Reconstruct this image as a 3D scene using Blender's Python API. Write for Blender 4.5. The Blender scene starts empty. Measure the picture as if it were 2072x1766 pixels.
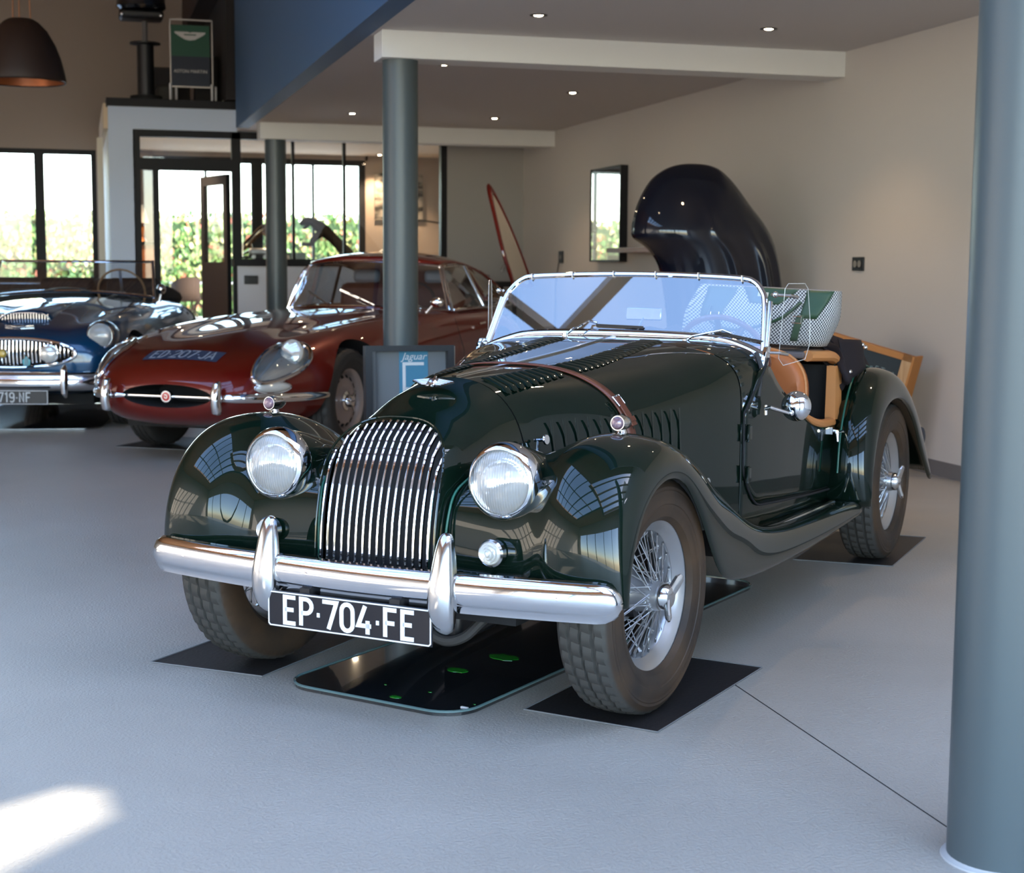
import bpy, bmesh, math, random
from mathutils import Vector, Matrix, Euler
from math import sin, cos, pi, radians, atan2, sqrt
random.seed(7)
SC = bpy.context.scene
COL = SC.collection
V3 = Vector
# ---------------------------------------------------------------- camera
CAM = V3((0.0, 0.0, 1.17288))
CR = V3((0.96182337, -0.27360216, 0.00613661)).normalized()
CU = V3((0.02480397, 0.10948327, 0.99367911)).normalized()
CF = V3((0.27254461, 0.95559158, -0.11208999)).normalized()
FPX = 3083.1
cd = bpy.data.cameras.new('camera')
cam = bpy.data.objects.new('camera', cd)
COL.objects.link(cam)
R3 = Matrix((CR, CU, -CF)).transposed()
cam.matrix_world = Matrix.Translation(CAM) @ R3.to_4x4()
cd.sensor_fit = 'HORIZONTAL'
cd.sensor_width = 36.0
cd.lens = 36.0 * FPX / 2072.0
cd.clip_start = 0.05
cd.clip_end = 300
cd.dof.use_dof = True
cd.dof.focus_distance = 4.35
cd.dof.aperture_fstop = 5.6
SC.camera = cam
# ---------------------------------------------------------------- world, sun, exposure
w = bpy.data.worlds.new('sky')
SC.world = w
w.use_nodes = True
nt = w.node_tree
bg = nt.nodes['Background']
sky = nt.nodes.new('ShaderNodeTexSky')
sky.sky_type = 'NISHITA'
sky.sun_disc = False
sky.sun_elevation = radians(38)
sky.sun_rotation = radians(120)
sky.air_density = 1.0
sky.dust_density = 0.6
sky.ozone_density = 2.0
hs = nt.nodes.new('ShaderNodeHueSaturation')
hs.inputs['Saturation'].default_value = 1.0
nt.links.new(sky.outputs[0], hs.inputs['Color'])
nt.links.new(hs.outputs[0], bg.inputs[0])
bg.inputs[1].default_value = 0.80
SUN_D = V3((-0.62, 0.38, -0.50)).normalized()
sd = bpy.data.lights.new('sun', 'SUN')
sd.energy = 10.0
sd.angle = radians(0.7)
sd.color = (1.0, 0.93, 0.82)
sun = bpy.data.objects.new('sun', sd)
COL.objects.link(sun)
sun.rotation_euler = SUN_D.to_track_quat('-Z', 'Y').to_euler()
SC.view_settings.view_transform = 'Standard'
SC.view_settings.look = 'None'
SC.view_settings.gamma = 1.0
SC.view_settings.exposure = 1.2
try:
    SC.view_settings.use_curve_mapping = False
except Exception:
    pass
SC.cycles.use_denoising = True
SC.cycles.max_bounces = 12
SC.cycles.diffuse_bounces = 6
SC.cycles.glossy_bounces = 6
SC.cycles.transmission_bounces = 8
SC.cycles.transparent_max_bounces = 16
SC.cycles.sample_clamp_indirect = 6.0
SC.cycles.caustics_reflective = False
SC.cycles.caustics_refractive = False


def portal(cx, cy, cz, sx, sy, rot):
    l = bpy.data.lights.new('portal', 'AREA')
    l.shape = 'RECTANGLE'
    l.size = sx
    l.size_y = sy
    l.cycles.is_portal = True
    o = bpy.data.objects.new('daylight_portal', l)
    COL.objects.link(o)
    o.location = (cx, cy, cz)
    o.rotation_euler = rot
    return o


# ---------------------------------------------------------------- helpers
def at(px, py, axis, val):
    """point of a world plane (axis 0/1/2 = val) seen at photo pixel px, py"""
    d = CF + CR * ((px - 1036) / FPX) - CU * ((py - 883) / FPX)
    t = (val - CAM[axis]) / d[axis]
    return CAM + d * t


def T(x=0, y=0, z=0):
    return Matrix.Translation((x, y, z))


def RX(a): return Matrix.Rotation(a, 4, 'X')
def RY(a): return Matrix.Rotation(a, 4, 'Y')
def RZ(a): return Matrix.Rotation(a, 4, 'Z')
def S(x, y, z): return Matrix.Diagonal((x, y, z, 1))


def frame(o, zdir, up=(0, 0, 1)):
    """matrix whose local z points along zdir, local y near up"""
    z = V3(zdir).normalized()
    u = V3(up)
    if abs(z.dot(u)) > 0.98:
        u = V3((0, 1, 0))
    x = u.cross(z).normalized()
    y = z.cross(x)
    m = Matrix((x, y, z)).transposed().to_4x4()
    m.translation = V3(o)
    return m


def lerp(a, b, t): return a + (b - a) * t


def pw(x, pts):
    """smooth (monotone cubic) interpolation through (x, y) points"""
    n = len(pts)
    if x <= pts[0][0]: return pts[0][1]
    if x >= pts[-1][0]: return pts[-1][1]
    for i in range(n - 1):
        if x <= pts[i + 1][0]: break
    def sl(j):
        if j <= 0 or j >= n - 1: 
            k = min(max(j, 1), n - 1)
            return (pts[k][1] - pts[k-1][1]) / (pts[k][0] - pts[k-1][0])
        a = (pts[j][1] - pts[j-1][1]) / (pts[j][0] - pts[j-1][0])
        b = (pts[j+1][1] - pts[j][1]) / (pts[j+1][0] - pts[j][0])
        return 0 if a * b <= 0 else 2 * a * b / (a + b)
    x0, y0 = pts[i]; x1, y1 = pts[i+1]; h = x1 - x0; t = (x - x0) / h
    m0, m1 = sl(i), sl(i + 1)
    return ((2*t**3-3*t*t+1)*y0 + (t**3-2*t*t+t)*h*m0 + (-2*t**3+3*t*t)*y1 + (t**3-t*t)*h*m1)


def crv(pts, n, closed=False):
    """catmull-rom resample of 3-d points"""
    P = [V3(p) for p in pts]
    m = len(P)
    out = []
    segs = m if closed else m - 1
    for i in range(segs):
        if closed:
            a, b, c, d = P[(i-1) % m], P[i], P[(i+1) % m], P[(i+2) % m]
        else:
            b, c = P[i], P[i+1]
            a = P[i-1] if i > 0 else b * 2 - c
            d = P[i+2] if i + 2 < m else c * 2 - b
        for k in range(n):
            t = k / n
            out.append(0.5 * ((2*b) + (c-a)*t + (2*a-5*b+4*c-d)*t*t + (3*b-a-3*c+d)*t**3))
    if not closed: out.append(P[-1])
    return out


class MB:
    def __init__(s):
        s.v = []; s.f = []; s.mi = []; s.M = Matrix.Identity(4); s.cur = 0

    def pt(s, p):
        s.v.append(tuple(s.M @ V3(p)))
        return len(s.v) - 1

    def face(s, idx):
        s.f.append(tuple(idx)); s.mi.append(s.cur)

    def poly(s, pts):
        s.face([s.pt(p) for p in pts])

    def box(s, a, b):
        x0, y0, z0 = a; x1, y1, z1 = b
        i = [s.pt(p) for p in ((x0,y0,z0),(x1,y0,z0),(x1,y1,z0),(x0,y1,z0),(x0,y0,z1),(x1,y0,z1),(x1,y1,z1),(x0,y1,z1))]
        for q in ((0,3,2,1),(4,5,6,7),(0,1,5,4),(1,2,6,5),(2,3,7,6),(3,0,4,7)):
            s.face([i[k] for k in q])
        return s

    def cbox(s, c, d):
        return s.box((c[0]-d[0]/2, c[1]-d[1]/2, c[2]-d[2]/2), (c[0]+d[0]/2, c[1]+d[1]/2, c[2]+d[2]/2))

    def beam(s, a, b, w, h, up=(0, 0, 1)):
        a = V3(a); b = V3(b)
        M0 = s.M
        s.M = M0 @ frame(a, b - a, up)
        L = (b - a).length
        s.box((-w/2, -h/2, 0), (w/2, h/2, L))
        s.M = M0
        return s

    def grid(s, rows, cu=False, cv=False, flip=False):
        n = len(rows); m = len(rows[0])
        ix = [[s.pt(p) for p in r] for r in rows]
        for i in range(n if cu else n - 1):
            for j in range(m if cv else m - 1):
                q = [ix[i][j], ix[(i+1) % n][j], ix[(i+1) % n][(j+1) % m], ix[i][(j+1) % m]]
                if flip: q.reverse()
                s.face(q)
        return ix

    def tube(s, path, r, seg=8, closed=False, caps=True, sx=1.0, up=None):
        P = [V3(p) for p in path]
        n = len(P)
        rr = r if isinstance(r, (list, tuple)) else [r] * n
        rows = []
        prev = None
        for i in range(n):
            a = P[(i-1) % n] if (closed or i > 0) else P[i]
            b = P[(i+1) % n] if (closed or i < n-1) else P[i]
            t = (b - a).normalized()
            if prev is None:
                u = V3(up) if up else (V3((0,0,1)) if abs(t.z) < 0.9 else V3((0,1,0)))
            else:
                u = V3(up) if up else prev
            x = (u - t * u.dot(t))
            if x.length < 1e-6: x = t.orthogonal()
            x.normalize(); prev = x
            y = t.cross(x)
            rows.append([P[i] + x * (cos(2*pi*k/seg) * rr[i]) + y * (sin(2*pi*k/seg) * rr[i] * sx) for k in range(seg)])
        ix = s.grid(rows, cu=closed, cv=True, flip=True)
        if caps and not closed:
            s.face(ix[0]); s.face(list(reversed(ix[-1])))
        return s

    def lathe(s, prof, seg=32, a0=0, a1=2*pi, M=None):
        M0 = s.M
        if M is not None: s.M = M0 @ M
        full = abs(a1 - a0 - 2*pi) < 1e-6
        k = seg if full else seg + 1
        rows = []
        for (r, h) in prof:
            rows.append([(r*cos(a0+(a1-a0)*j/seg), r*sin(a0+(a1-a0)*j/seg), h) for j in range(k)])
        n = len(rows)
        ids = []
        for i, (r, h) in enumerate(prof):
            if r < 1e-6:
                ids.append([s.pt((0, 0, h))] * k)
            else:
                ids.append([s.pt(p) for p in rows[i]])
        for i in range(n-1):
            for j in range(k if full else k-1):
                q = [ids[i][j], ids[i][(j+1) % k], ids[i+1][(j+1) % k], ids[i+1][j]]
                u = []
                for e in q:
                    if e not in u: u.append(e)
                if len(u) > 2: s.face(u)
        s.M = M0
        return s

    def ball(s, c, r, seg=16, rings=10, M=None):
        if not isinstance(r, (tuple, list)): r = (r, r, r)
        prof = [(sin(pi*i/rings), -cos(pi*i/rings)) for i in range(rings+1)]
        prof[0] = (0, -1); prof[-1] = (0, 1)
        return s.lathe(prof, seg, M=(M or T(*c)) @ S(*r))

    def prism(s, poly, h0, h1, M=None):
        """poly: 2-d outline (ccw) in local xy, extruded h0..h1 in z"""
        M0 = s.M
        if M is not None: s.M = M0 @ M
        a = [s.pt((x, y, h0)) for x, y in poly]
        b = [s.pt((x, y, h1)) for x, y in poly]
        n = len(poly)
        for i in range(n):
            s.face([a[i], a[(i+1) % n], b[(i+1) % n], b[i]])
        s.face(b); s.face(list(reversed(a)))
        s.M = M0
        return s

    def strokes(s, lines, w, h0, h1, M=None, closed=()):
        """thick polylines in the local xy plane, extruded in z"""
        M0 = s.M
        if M is not None: s.M = M0 @ M
        for L in lines:
            P = [V3((p[0], p[1], 0)) for p in L]
            cl = (P[0] - P[-1]).length < 1e-6
            if cl: P = P[:-1]
            n = len(P)
            l, r = [], []
            for i in range(n):
                d0 = (P[i] - P[i-1]).normalized() if (cl or i > 0) else None
                d1 = (P[(i+1) % n] - P[i]).normalized() if (cl or i < n-1) else None
                if d0 is None: d0 = d1
                if d1 is None: d1 = d0
                n0 = V3((-d0.y, d0.x, 0)); n1 = V3((-d1.y, d1.x, 0))
                m = (n0 + n1)
                m = m.normalized() if m.length > 1e-5 else n0
                k = w / 2 / max(0.45, m.dot(n0))
                l.append(P[i] + m * k); r.append(P[i] - m * k)
            A = [s.pt((p.x, p.y, h1)) for p in l]; B = [s.pt((p.x, p.y, h1)) for p in r]
            C = [s.pt((p.x, p.y, h0)) for p in l]; D = [s.pt((p.x, p.y, h0)) for p in r]
            for i in range(n if cl else n-1):
                j = (i+1) % n
                s.face([A[i], B[i], B[j], A[j]])
                s.face([C[i], A[i], A[j], C[j]])
                s.face([B[i], D[i], D[j], B[j]])
            if not cl:
                s.face([A[0], C[0], D[0], B[0]]); s.face([B[-1], D[-1], C[-1], A[-1]])
        s.M = M0
        return s

    def build(s, name, mat, parent=None, smooth=True, sharp=32, sub=0, solid=0, bevel=0, loc=None, mirror=False, kind=None, recalc=False):
        me = bpy.data.meshes.new(name)
        me.from_pydata(s.v, [], s.f)
        mats = mat if isinstance(mat, (list, tuple)) else [mat]
        for m in mats: me.materials.append(m)
        if len(mats) > 1: me.polygons.foreach_set('material_index', s.mi)
        bm = bmesh.new(); bm.from_mesh(me)
        bmesh.ops.remove_doubles(bm, verts=bm.verts, dist=1e-5)
        bmesh.ops.recalc_face_normals(bm, faces=bm.faces) if recalc else None
        for f in bm.faces: f.smooth = smooth
        if smooth and sharp and not sub:
            ca = radians(sharp)
            for e in bm.edges:
                if len(e.link_faces) == 2 and e.calc_face_angle(0) > ca: e.smooth = False
        bm.to_mesh(me); bm.free()
        me.update()
        o = bpy.data.objects.new(name, me)
        COL.objects.link(o)
        if parent is not None: o.parent = parent
        if loc is not None: o.location = loc
        if mirror:
            m = o.modifiers.new('m', 'MIRROR'); m.use_axis = (True, False, False); m.merge_threshold = 0.0005
        if sub:
            m = o.modifiers.new('s', 'SUBSURF'); m.levels = sub; m.render_levels = sub
        if solid:
            m = o.modifiers.new('t', 'SOLIDIFY'); m.thickness = solid; m.offset = -1
        if bevel:
            m = o.modifiers.new('b', 'BEVEL'); m.width = bevel; m.segments = 2; m.limit_method = 'ANGLE'
            m.angle_limit = radians(40)
        if kind: o['kind'] = kind
        return o


def thing(name, label, cat, loc=(0, 0, 0), rz=0, group=None):
    o = bpy.data.objects.new(name, None)
    o.empty_display_size = 0.1
    COL.objects.link(o)
    o.location = loc
    o.rotation_euler = (0, 0, rz)
    o['label'] = label; o['category'] = cat
    if group: o['group'] = group
    return o


def tag(o, label, cat, group=None, kind=None):
    o['label'] = label; o['category'] = cat
    if group: o['group'] = group
    if kind: o['kind'] = kind
    return o


def structure(o):
    o['kind'] = 'structure'
    return o


def holder(name, parent, loc=(0, 0, 0), rot=(0, 0, 0), scale=(1, 1, 1)):
    o = bpy.data.objects.new(name, None)
    o.empty_display_size = 0.05
    COL.objects.link(o)
    o.parent = parent
    o.location = loc; o.rotation_euler = rot; o.scale = scale
    return o


def copy_tree(o, parent=None):
    c = o.copy(); COL.objects.link(c); c.parent = parent
    for ch in list(o.children): copy_tree(ch, c)
    return c


def flush(o):
    """apply an object's modifiers to its mesh"""
    dg = bpy.context.evaluated_depsgraph_get()
    dg.update()
    me = bpy.data.meshes.new_from_object(o.evaluated_get(dg))
    o.modifiers.clear()
    o.data = me
    return o


def cut(o, cutter):
    cutter.parent = o.parent
    bpy.context.view_layer.update()
    m = o.modifiers.new('c', 'BOOLEAN'); m.operation = 'DIFFERENCE'; m.solver = 'EXACT'; m.object = cutter
    try: m.material_mode = 'TRANSFER'
    except Exception: pass
    bpy.context.view_layer.update()
    flush(o)
    bpy.data.objects.remove(cutter)
    return o


def sharpen(o, ang=32):
    bm = bmesh.new(); bm.from_mesh(o.data)
    ca = radians(ang)
    for f in bm.faces: f.smooth = True
    for e in bm.edges:
        e.smooth = not (len(e.link_faces) == 2 and e.calc_face_angle(0) > ca)
    bm.to_mesh(o.data); bm.free()


# stroke letters on a 0..1 high grid (x, y), width in GW
def arc(cx, cy, rx, ry, a0, a1, n=8):
    return [(cx + rx*cos(radians(a0+(a1-a0)*i/n)), cy + ry*sin(radians(a0+(a1-a0)*i/n))) for i in range(n+1)]


GL = {
 'E': (0.5, [[(0.5, 1), (0.05, 1), (0.05, 0), (0.5, 0)], [(0.05, 0.52), (0.42, 0.52)]]),
 'F': (0.5, [[(0.5, 1), (0.05, 1), (0.05, -0.03)], [(0.05, 0.5), (0.42, 0.5)]]),
 'P': (0.5, [[(0.05, -0.03), (0.05, 1), (0.25, 1)] + arc(0.25, 0.73, 0.25, 0.27, 80, -90) + [(0.05, 0.46)]]),
 '7': (0.5, [[(0.0, 0.92), (0.0, 1), (0.5, 1), (0.17, -0.03)]]),
 '0': (0.5, [arc(0.25, 0.74, 0.23, 0.26, 0, 180) + arc(0.25, 0.26, 0.23, 0.26, 180, 360) + [(0.48, 0.74)]]),
 '4': (0.52, [[(0.30, 1.03), (0.02, 0.28), (0.54, 0.28)], [(0.40, 0.48), (0.40, -0.03)]]),
 '1': (0.3, [[(0.02, 0.84), (0.2, 1), (0.2, -0.03)]]),
 '9': (0.5, [arc(0.25, 0.72, 0.23, 0.28, 0, 360, 14), [(0.48, 0.72)] + arc(0.25, 0.3, 0.23, 0.3, 0, -140, 6)]),
 '2': (0.5, [arc(0.25, 0.73, 0.23, 0.27, 170, -20, 9) + [(0.02, 0.0), (0.5, 0.0)]]),
 'N': (0.5, [[(0.04, -0.03), (0.04, 1), (0.46, 0), (0.46, 1.03)]]),
 'D': (0.5, [[(0.05, 0), (0.05, 1), (0.22, 1)] + arc(0.22, 0.5, 0.26, 0.5, 80, -80, 8) + [(0.22, 0), (0.05, 0)]]),
 'J': (0.42, [[(0.38, 1.03), (0.38, 0.25)] + arc(0.2, 0.22, 0.18, 0.22, 0, -170, 7)]),
 'A': (0.52, [[(0.0, -0.03), (0.26, 1.0), (0.52, -0.03)], [(0.09, 0.28), (0.43, 0.28)]]),
 '-': (0.16, [[(0.03, 0.45), (0.15, 0.45)]]),
 ' ': (0.2, []),
}


def letters(mb, text, height, w, depth, M, track=0.13, center=True):
    tot = sum(GL[c][0] + track for c in text) - track
    x = -tot / 2 if center else 0
    for c in text:
        wd, ln = GL[c]
        mb.strokes([[((x + p[0]) * height, (p[1] - 0.5) * height) for p in L] for L in ln], w, 0, depth, M)
        x += wd + track
    return tot * height


def text_mesh(name, body, size, mat, parent, M, extrude=0.0005, shear=0, align='CENTER'):
    c = bpy.data.curves.new(name, 'FONT')
    c.body = body; c.size = size; c.extrude = extrude; c.shear = shear
    c.align_x = align; c.align_y = 'CENTER'
    o = bpy.data.objects.new(name, c)
    COL.objects.link(o)
    bpy.context.view_layer.update()
    me = bpy.data.meshes.new_from_object(o.evaluated_get(bpy.context.evaluated_depsgraph_get()))
    bpy.data.objects.remove(o)
    me.transform(M)
    me.materials.clear(); me.materials.append(mat)
    o = bpy.data.objects.new(name, me)
    COL.objects.link(o)
    if parent is not None: o.parent = parent
    return o


# ---------------------------------------------------------------- materials
def P(name, col, rough=0.5, metal=0.0, coat=0.0, spec=0.5, coat_rough=0.03, trans=0, ior=1.5, sheen=0):
    m = bpy.data.materials.new(name)
    m.use_nodes = True
    b = m.node_tree.nodes['Principled BSDF']
    b.inputs['Base Color'].default_value = (*col, 1)
    b.inputs['Roughness'].default_value = rough
    b.inputs['Metallic'].default_value = metal
    b.inputs['Coat Weight'].default_value = coat
    b.inputs['Coat Roughness'].default_value = coat_rough
    b.inputs['Specular IOR Level'].default_value = spec
    b.inputs['Transmission Weight'].default_value = trans
    b.inputs['IOR'].default_value = ior
    if sheen: b.inputs['Sheen Weight'].default_value = sheen
    return m


def nodes(m): return m.node_tree.nodes, m.node_tree.links, m.node_tree.nodes['Principled BSDF']


def noise_col(m, c1, c2, scale=5, detail=6, lo=0.35, hi=0.65, dist=0, target='Base Color', stretch=(1, 1, 1), rough=0.55):
    N, L, b = nodes(m)
    tc = N.new('ShaderNodeTexCoord'); mp = N.new('ShaderNodeMapping'); mp.inputs['Scale'].default_value = stretch
    n = N.new('ShaderNodeTexNoise'); n.inputs['Scale'].default_value = scale; n.inputs['Detail'].default_value = detail
    n.inputs['Distortion'].default_value = dist; n.inputs['Roughness'].default_value = rough
    r = N.new('ShaderNodeValToRGB')
    r.color_ramp.elements[0].position = lo; r.color_ramp.elements[0].color = (*c1, 1)
    r.color_ramp.elements[1].position = hi; r.color_ramp.elements[1].color = (*c2, 1)
    L.new(tc.outputs['Object'], mp.inputs[0]); L.new(mp.outputs[0], n.inputs['Vector']); L.new(n.outputs['Fac'], r.inputs[0])
    L.new(r.outputs[0], b.inputs[target])
    return n, mp


def bump(m, scale=60, strength=0.2, dist=0.002, detail=4, stretch=(1, 1, 1)):
    N, L, b = nodes(m)
    tc = N.new('ShaderNodeTexCoord'); mp = N.new('ShaderNodeMapping'); mp.inputs['Scale'].default_value = stretch
    n = N.new('ShaderNodeTexNoise'); n.inputs['Scale'].default_value = scale; n.inputs['Detail'].default_value = detail
    bp = N.new('ShaderNodeBump'); bp.inputs['Strength'].default_value = strength; bp.inputs['Distance'].default_value = dist
    L.new(tc.outputs['Object'], mp.inputs[0]); L.new(mp.outputs[0], n.inputs['Vector']); L.new(n.outputs['Fac'], bp.inputs['Height'])
    L.new(bp.outputs[0], b.inputs['Normal'])
    return m


def thin_glass(name, tint=(0.95, 0.97, 0.96), f0=0.05, boost=1.0):
    m = bpy.data.materials.new(name); m.use_nodes = True
    N = m.node_tree.nodes; L = m.node_tree.links
    N.remove(N['Principled BSDF'])
    out = N['Material Output']
    t = N.new('ShaderNodeBsdfTransparent'); t.inputs[0].default_value = (*tint, 1)
    g = N.new('ShaderNodeBsdfGlossy'); g.inputs['Roughness'].default_value = 0.0
    lw = N.new('ShaderNodeLayerWeight'); lw.inputs['Blend'].default_value = 0.5
    pw_ = N.new('ShaderNodeMath'); pw_.operation = 'POWER'; pw_.inputs[1].default_value = 5
    ma = N.new('ShaderNodeMath'); ma.operation = 'MULTIPLY_ADD'; ma.inputs[1].default_value = (1 - f0) * boost; ma.inputs[2].default_value = f0 * boost; ma.use_clamp = True
    mx = N.new('ShaderNodeMixShader')
    L.new(lw.outputs['Facing'], pw_.inputs[0]); L.new(pw_.outputs[0], ma.inputs[0]); L.new(ma.outputs[0], mx.inputs[0])
    L.new(t.outputs[0], mx.inputs[1]); L.new(g.outputs[0], mx.inputs[2])
    L.new(mx.outputs[0], out.inputs['Surface'])
    return m


def emit(name, col, s):
    m = bpy.data.materials.new(name); m.use_nodes = True
    b = m.node_tree.nodes['Principled BSDF']
    b.inputs['Base Color'].default_value = (*col, 1)
    b.inputs['Emission Color'].default_value = (*col, 1); b.inputs['Emission Strength'].default_value = s
    return m


M_WALL = P('wall_paint', (0.56, 0.52, 0.48), 0.85); bump(M_WALL, 90, 0.15, 0.002)
M_TAUPE = P('taupe_paint', (0.34, 0.275, 0.235), 0.85)
M_CEIL = P('ceiling_paint', (0.56, 0.53, 0.52), 0.9)
M_WHITE = P('white_paint', (0.74, 0.74, 0.73), 0.7)
M_BLUEWALL = P('blue_wall_paint', (0.050, 0.115, 0.23), 0.6)
M_COLUMN = P('column_paint', (0.064, 0.086, 0.094), 0.38, coat=0.15, coat_rough=0.3)
M_DARK = P('dark_frame_paint', (0.013, 0.013, 0.015), 0.5, spec=0.2)
M_BLACK = P('black_plastic', (0.012, 0.012, 0.014), 0.4)
M_MATTE = P('matte_black', (0.008, 0.008, 0.009), 0.8)
M_WOOD = P('roof_wood', (0.30, 0.15, 0.07), 0.55)
noise_col(M_WOOD, (0.23, 0.105, 0.045), (0.40, 0.21, 0.10), 3, stretch=(1, 12, 12))
M_BASE = P('skirting_grey', (0.15, 0.14, 0.14), 0.5)
M_CHROME = P('chrome', (0.86, 0.87, 0.89), 0.045, 1.0)
M_CHROME2 = P('worn_chrome', (0.72, 0.72, 0.72), 0.14, 1.0)
M_STEEL = P('brushed_steel', (0.55, 0.55, 0.55), 0.3, 1.0)
M_SILVER = P('silver_paint', (0.50, 0.51, 0.53), 0.28, 0.85)
M_GREEN = P('dark_green_paint', (0.0026, 0.0088, 0.0052), 0.35, 0.0, coat=1.0, spec=0.03, coat_rough=0.008)
M_GREENP = P('green_piping', (0.005, 0.10, 0.065), 0.4)
M_RED = P('metallic_red_paint', (0.135, 0.008, 0.004), 0.36, 0.35, coat=1.0, spec=0.15, coat_rough=0.012)
M_BLUE = P('metallic_blue_paint', (0.004, 0.045, 0.115), 0.36, 0.35, coat=1.0, spec=0.15, coat_rough=0.012)
M_NAVY = P('navy_paint', (0.003, 0.005, 0.014), 0.45, 0.0, spec=0.1, coat=1.0, coat_rough=0.03)
M_TAN = P('tan_leather', (0.48, 0.155, 0.048), 0.42); bump(M_TAN, 220, 0.12, 0.0015)
M_TAN2 = P('tan_trim', (0.56, 0.235, 0.075), 0.5); bump(M_TAN2, 220, 0.12, 0.0015)
M_BROWN = P('brown_leather', (0.13, 0.035, 0.018), 0.38); bump(M_BROWN, 260, 0.3, 0.001)
M_CLOTH = P('dark_hood_cloth', (0.020, 0.016, 0.019), 0.8, spec=0.2); bump(M_CLOTH, 300, 0.2, 0.001)
M_RUBBER = P('tyre_rubber', (0.03, 0.028, 0.026), 0.62)
M_TYREB = P('brown_aged_tyre', (0.06, 0.04, 0.025), 0.6)
noise_col(M_TYREB, (0.016, 0.012, 0.010), (0.072, 0.040, 0.019), 5, lo=0.3, hi=0.7)
N, L, b = nodes(M_TYREB)
src = b.inputs['Base Color'].links[0].from_socket
tc = N.new('ShaderNodeTexCoord'); sx = N.new('ShaderNodeSeparateXYZ'); cb = N.new('ShaderNodeCombineXYZ'); ln = N.new('ShaderNodeVectorMath'); ln.operation = 'LENGTH'
L.new(tc.outputs['Object'], sx.inputs[0]); L.new(sx.outputs['Y'], cb.inputs['Y']); L.new(sx.outputs['Z'], cb.inputs['Z']); L.new(cb.outputs[0], ln.inputs[0])
mr = N.new('ShaderNodeMapRange'); mr.inputs['From Min'].default_value = 0.296; mr.inputs['From Max'].default_value = 0.303
mx = N.new('ShaderNodeMix'); mx.data_type = 'RGBA'; mx.inputs[7].default_value = (0.042, 0.040, 0.036, 1)
L.new(ln.outputs['Value'], mr.inputs['Value']); L.new(mr.outputs[0], mx.inputs[0]); L.new(src, mx.inputs[6]); L.new(mx.outputs[2], b.inputs['Base Color'])
M_SCREEN = thin_glass('windscreen_glass', (0.84, 0.90, 0.95), 0.10, 2.6)
M_PANE = thin_glass('window_glass', (0.97, 0.98, 0.975), 0.045, 1.0)
M_PERSPEX = thin_glass('clear_plastic', (0.95, 0.95, 0.95), 0.05, 1.0)
M_MIRROR = P('mirror_glass', (0.5, 0.5, 0.5), 0.0, 1.0)
M_PLATE = P('plate_black', (0.010, 0.010, 0.014), 0.28)
M_PLATEW = P('plate_white', (0.78, 0.79, 0.80), 0.4)
M_LIGHTWOOD = P('light_wood', (0.50, 0.28, 0.12), 0.5)
noise_col(M_LIGHTWOOD, (0.42, 0.22, 0.09), (0.58, 0.35, 0.17), 4, stretch=(14, 14, 1))
M_ORANGEWOOD = P('orange_wood', (0.45, 0.17, 0.035), 0.5)
M_BULB = emit('lamp_bulb', (1.0, 0.78, 0.50), 40)
M_RED_LENS = P('violet_lens', (0.20, 0.13, 0.17), 0.12, 0.2, coat=1)
M_CLEARLENS = P('clear_lens', (0.66, 0.66, 0.62), 0.08, 0.35, coat=1)
# ---------------------------------------------------------------- room
XW, ZC, XF, YP, YF = 4.668, 2.509, 1.565, 15.97, 19.1
XL, YB, ZR = -9.0, -3.0, 5.2


def sbox(name, a, b, m, **k):
    return structure(MB().box(a, b).build(name, m, smooth=False, **k))


# floor -------------------------------------------------
M_FLOOR = P('polished_concrete', (0.33, 0.345, 0.36), 0.42, coat=0.0, spec=0.45)
noise_col(M_FLOOR, (0.365, 0.333, 0.282), (0.445, 0.408, 0.350), 0.9, 8, 0.3, 0.72, 0.6)
N, L, b = nodes(M_FLOOR)
tc = N.new('ShaderNodeTexCoord')
n1 = N.new('ShaderNodeTexNoise'); n1.inputs['Scale'].default_value = 1.3; n1.inputs['Detail'].default_value = 5
mr = N.new('ShaderNodeMapRange'); mr.inputs['To Min'].default_value = 0.30; mr.inputs['To Max'].default_value = 0.46
L.new(tc.outputs['Object'], n1.inputs['Vector']); L.new(n1.outputs['Fac'], mr.inputs['Value']); L.new(mr.outputs[0], b.inputs['Roughness'])
n2 = N.new('ShaderNodeTexNoise'); n2.inputs['Scale'].default_value = 120; n2.inputs['Detail'].default_value = 6
bp = N.new('ShaderNodeBump'); bp.inputs['Strength'].default_value = 0.8; bp.inputs['Distance'].default_value = 0.004
L.new(tc.outputs['Object'], n2.inputs['Vector']); L.new(n2.outputs['Fac'], bp.inputs['Height']); L.new(bp.outputs[0], b.inputs['Normal'])
fl = sbox('floor', (XL, YB - 1, -0.25), (XW + 0.2, YF + 0.2, 0.0), M_FLOOR)
# expansion joint in the floor
p0 = at(1497, 1392, 2, 0.0); p1 = at(1913, 1671, 2, 0.0)
d = (p1 - p0).normalized()
mb = MB(); mb.beam(V3((p0.x, p0.y, 0.0)) - d * 0.35, V3((p1.x, p1.y, 0.0)) + d * 0.9, 0.0035, 0.0012, (0, 0, 1))
o = mb.build('floor_joint', M_MATTE, fl, smooth=False)
# right wall (with a high opening far in front, beside the camera) ------
mb = MB()
mb.box((XW, 3.2, 0), (XW + 0.2, YF + 0.2, ZR))
mb.box((XW, YB, 0), (XW + 0.2, 3.2, 3.3))
structure(mb.build('wall_right', M_WALL, smooth=False))
structure(MB().box((XW - 0.012, 3.2, 0), (XW, YF, 0.085)).build('baseboard_right', M_BASE, smooth=False))
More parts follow.
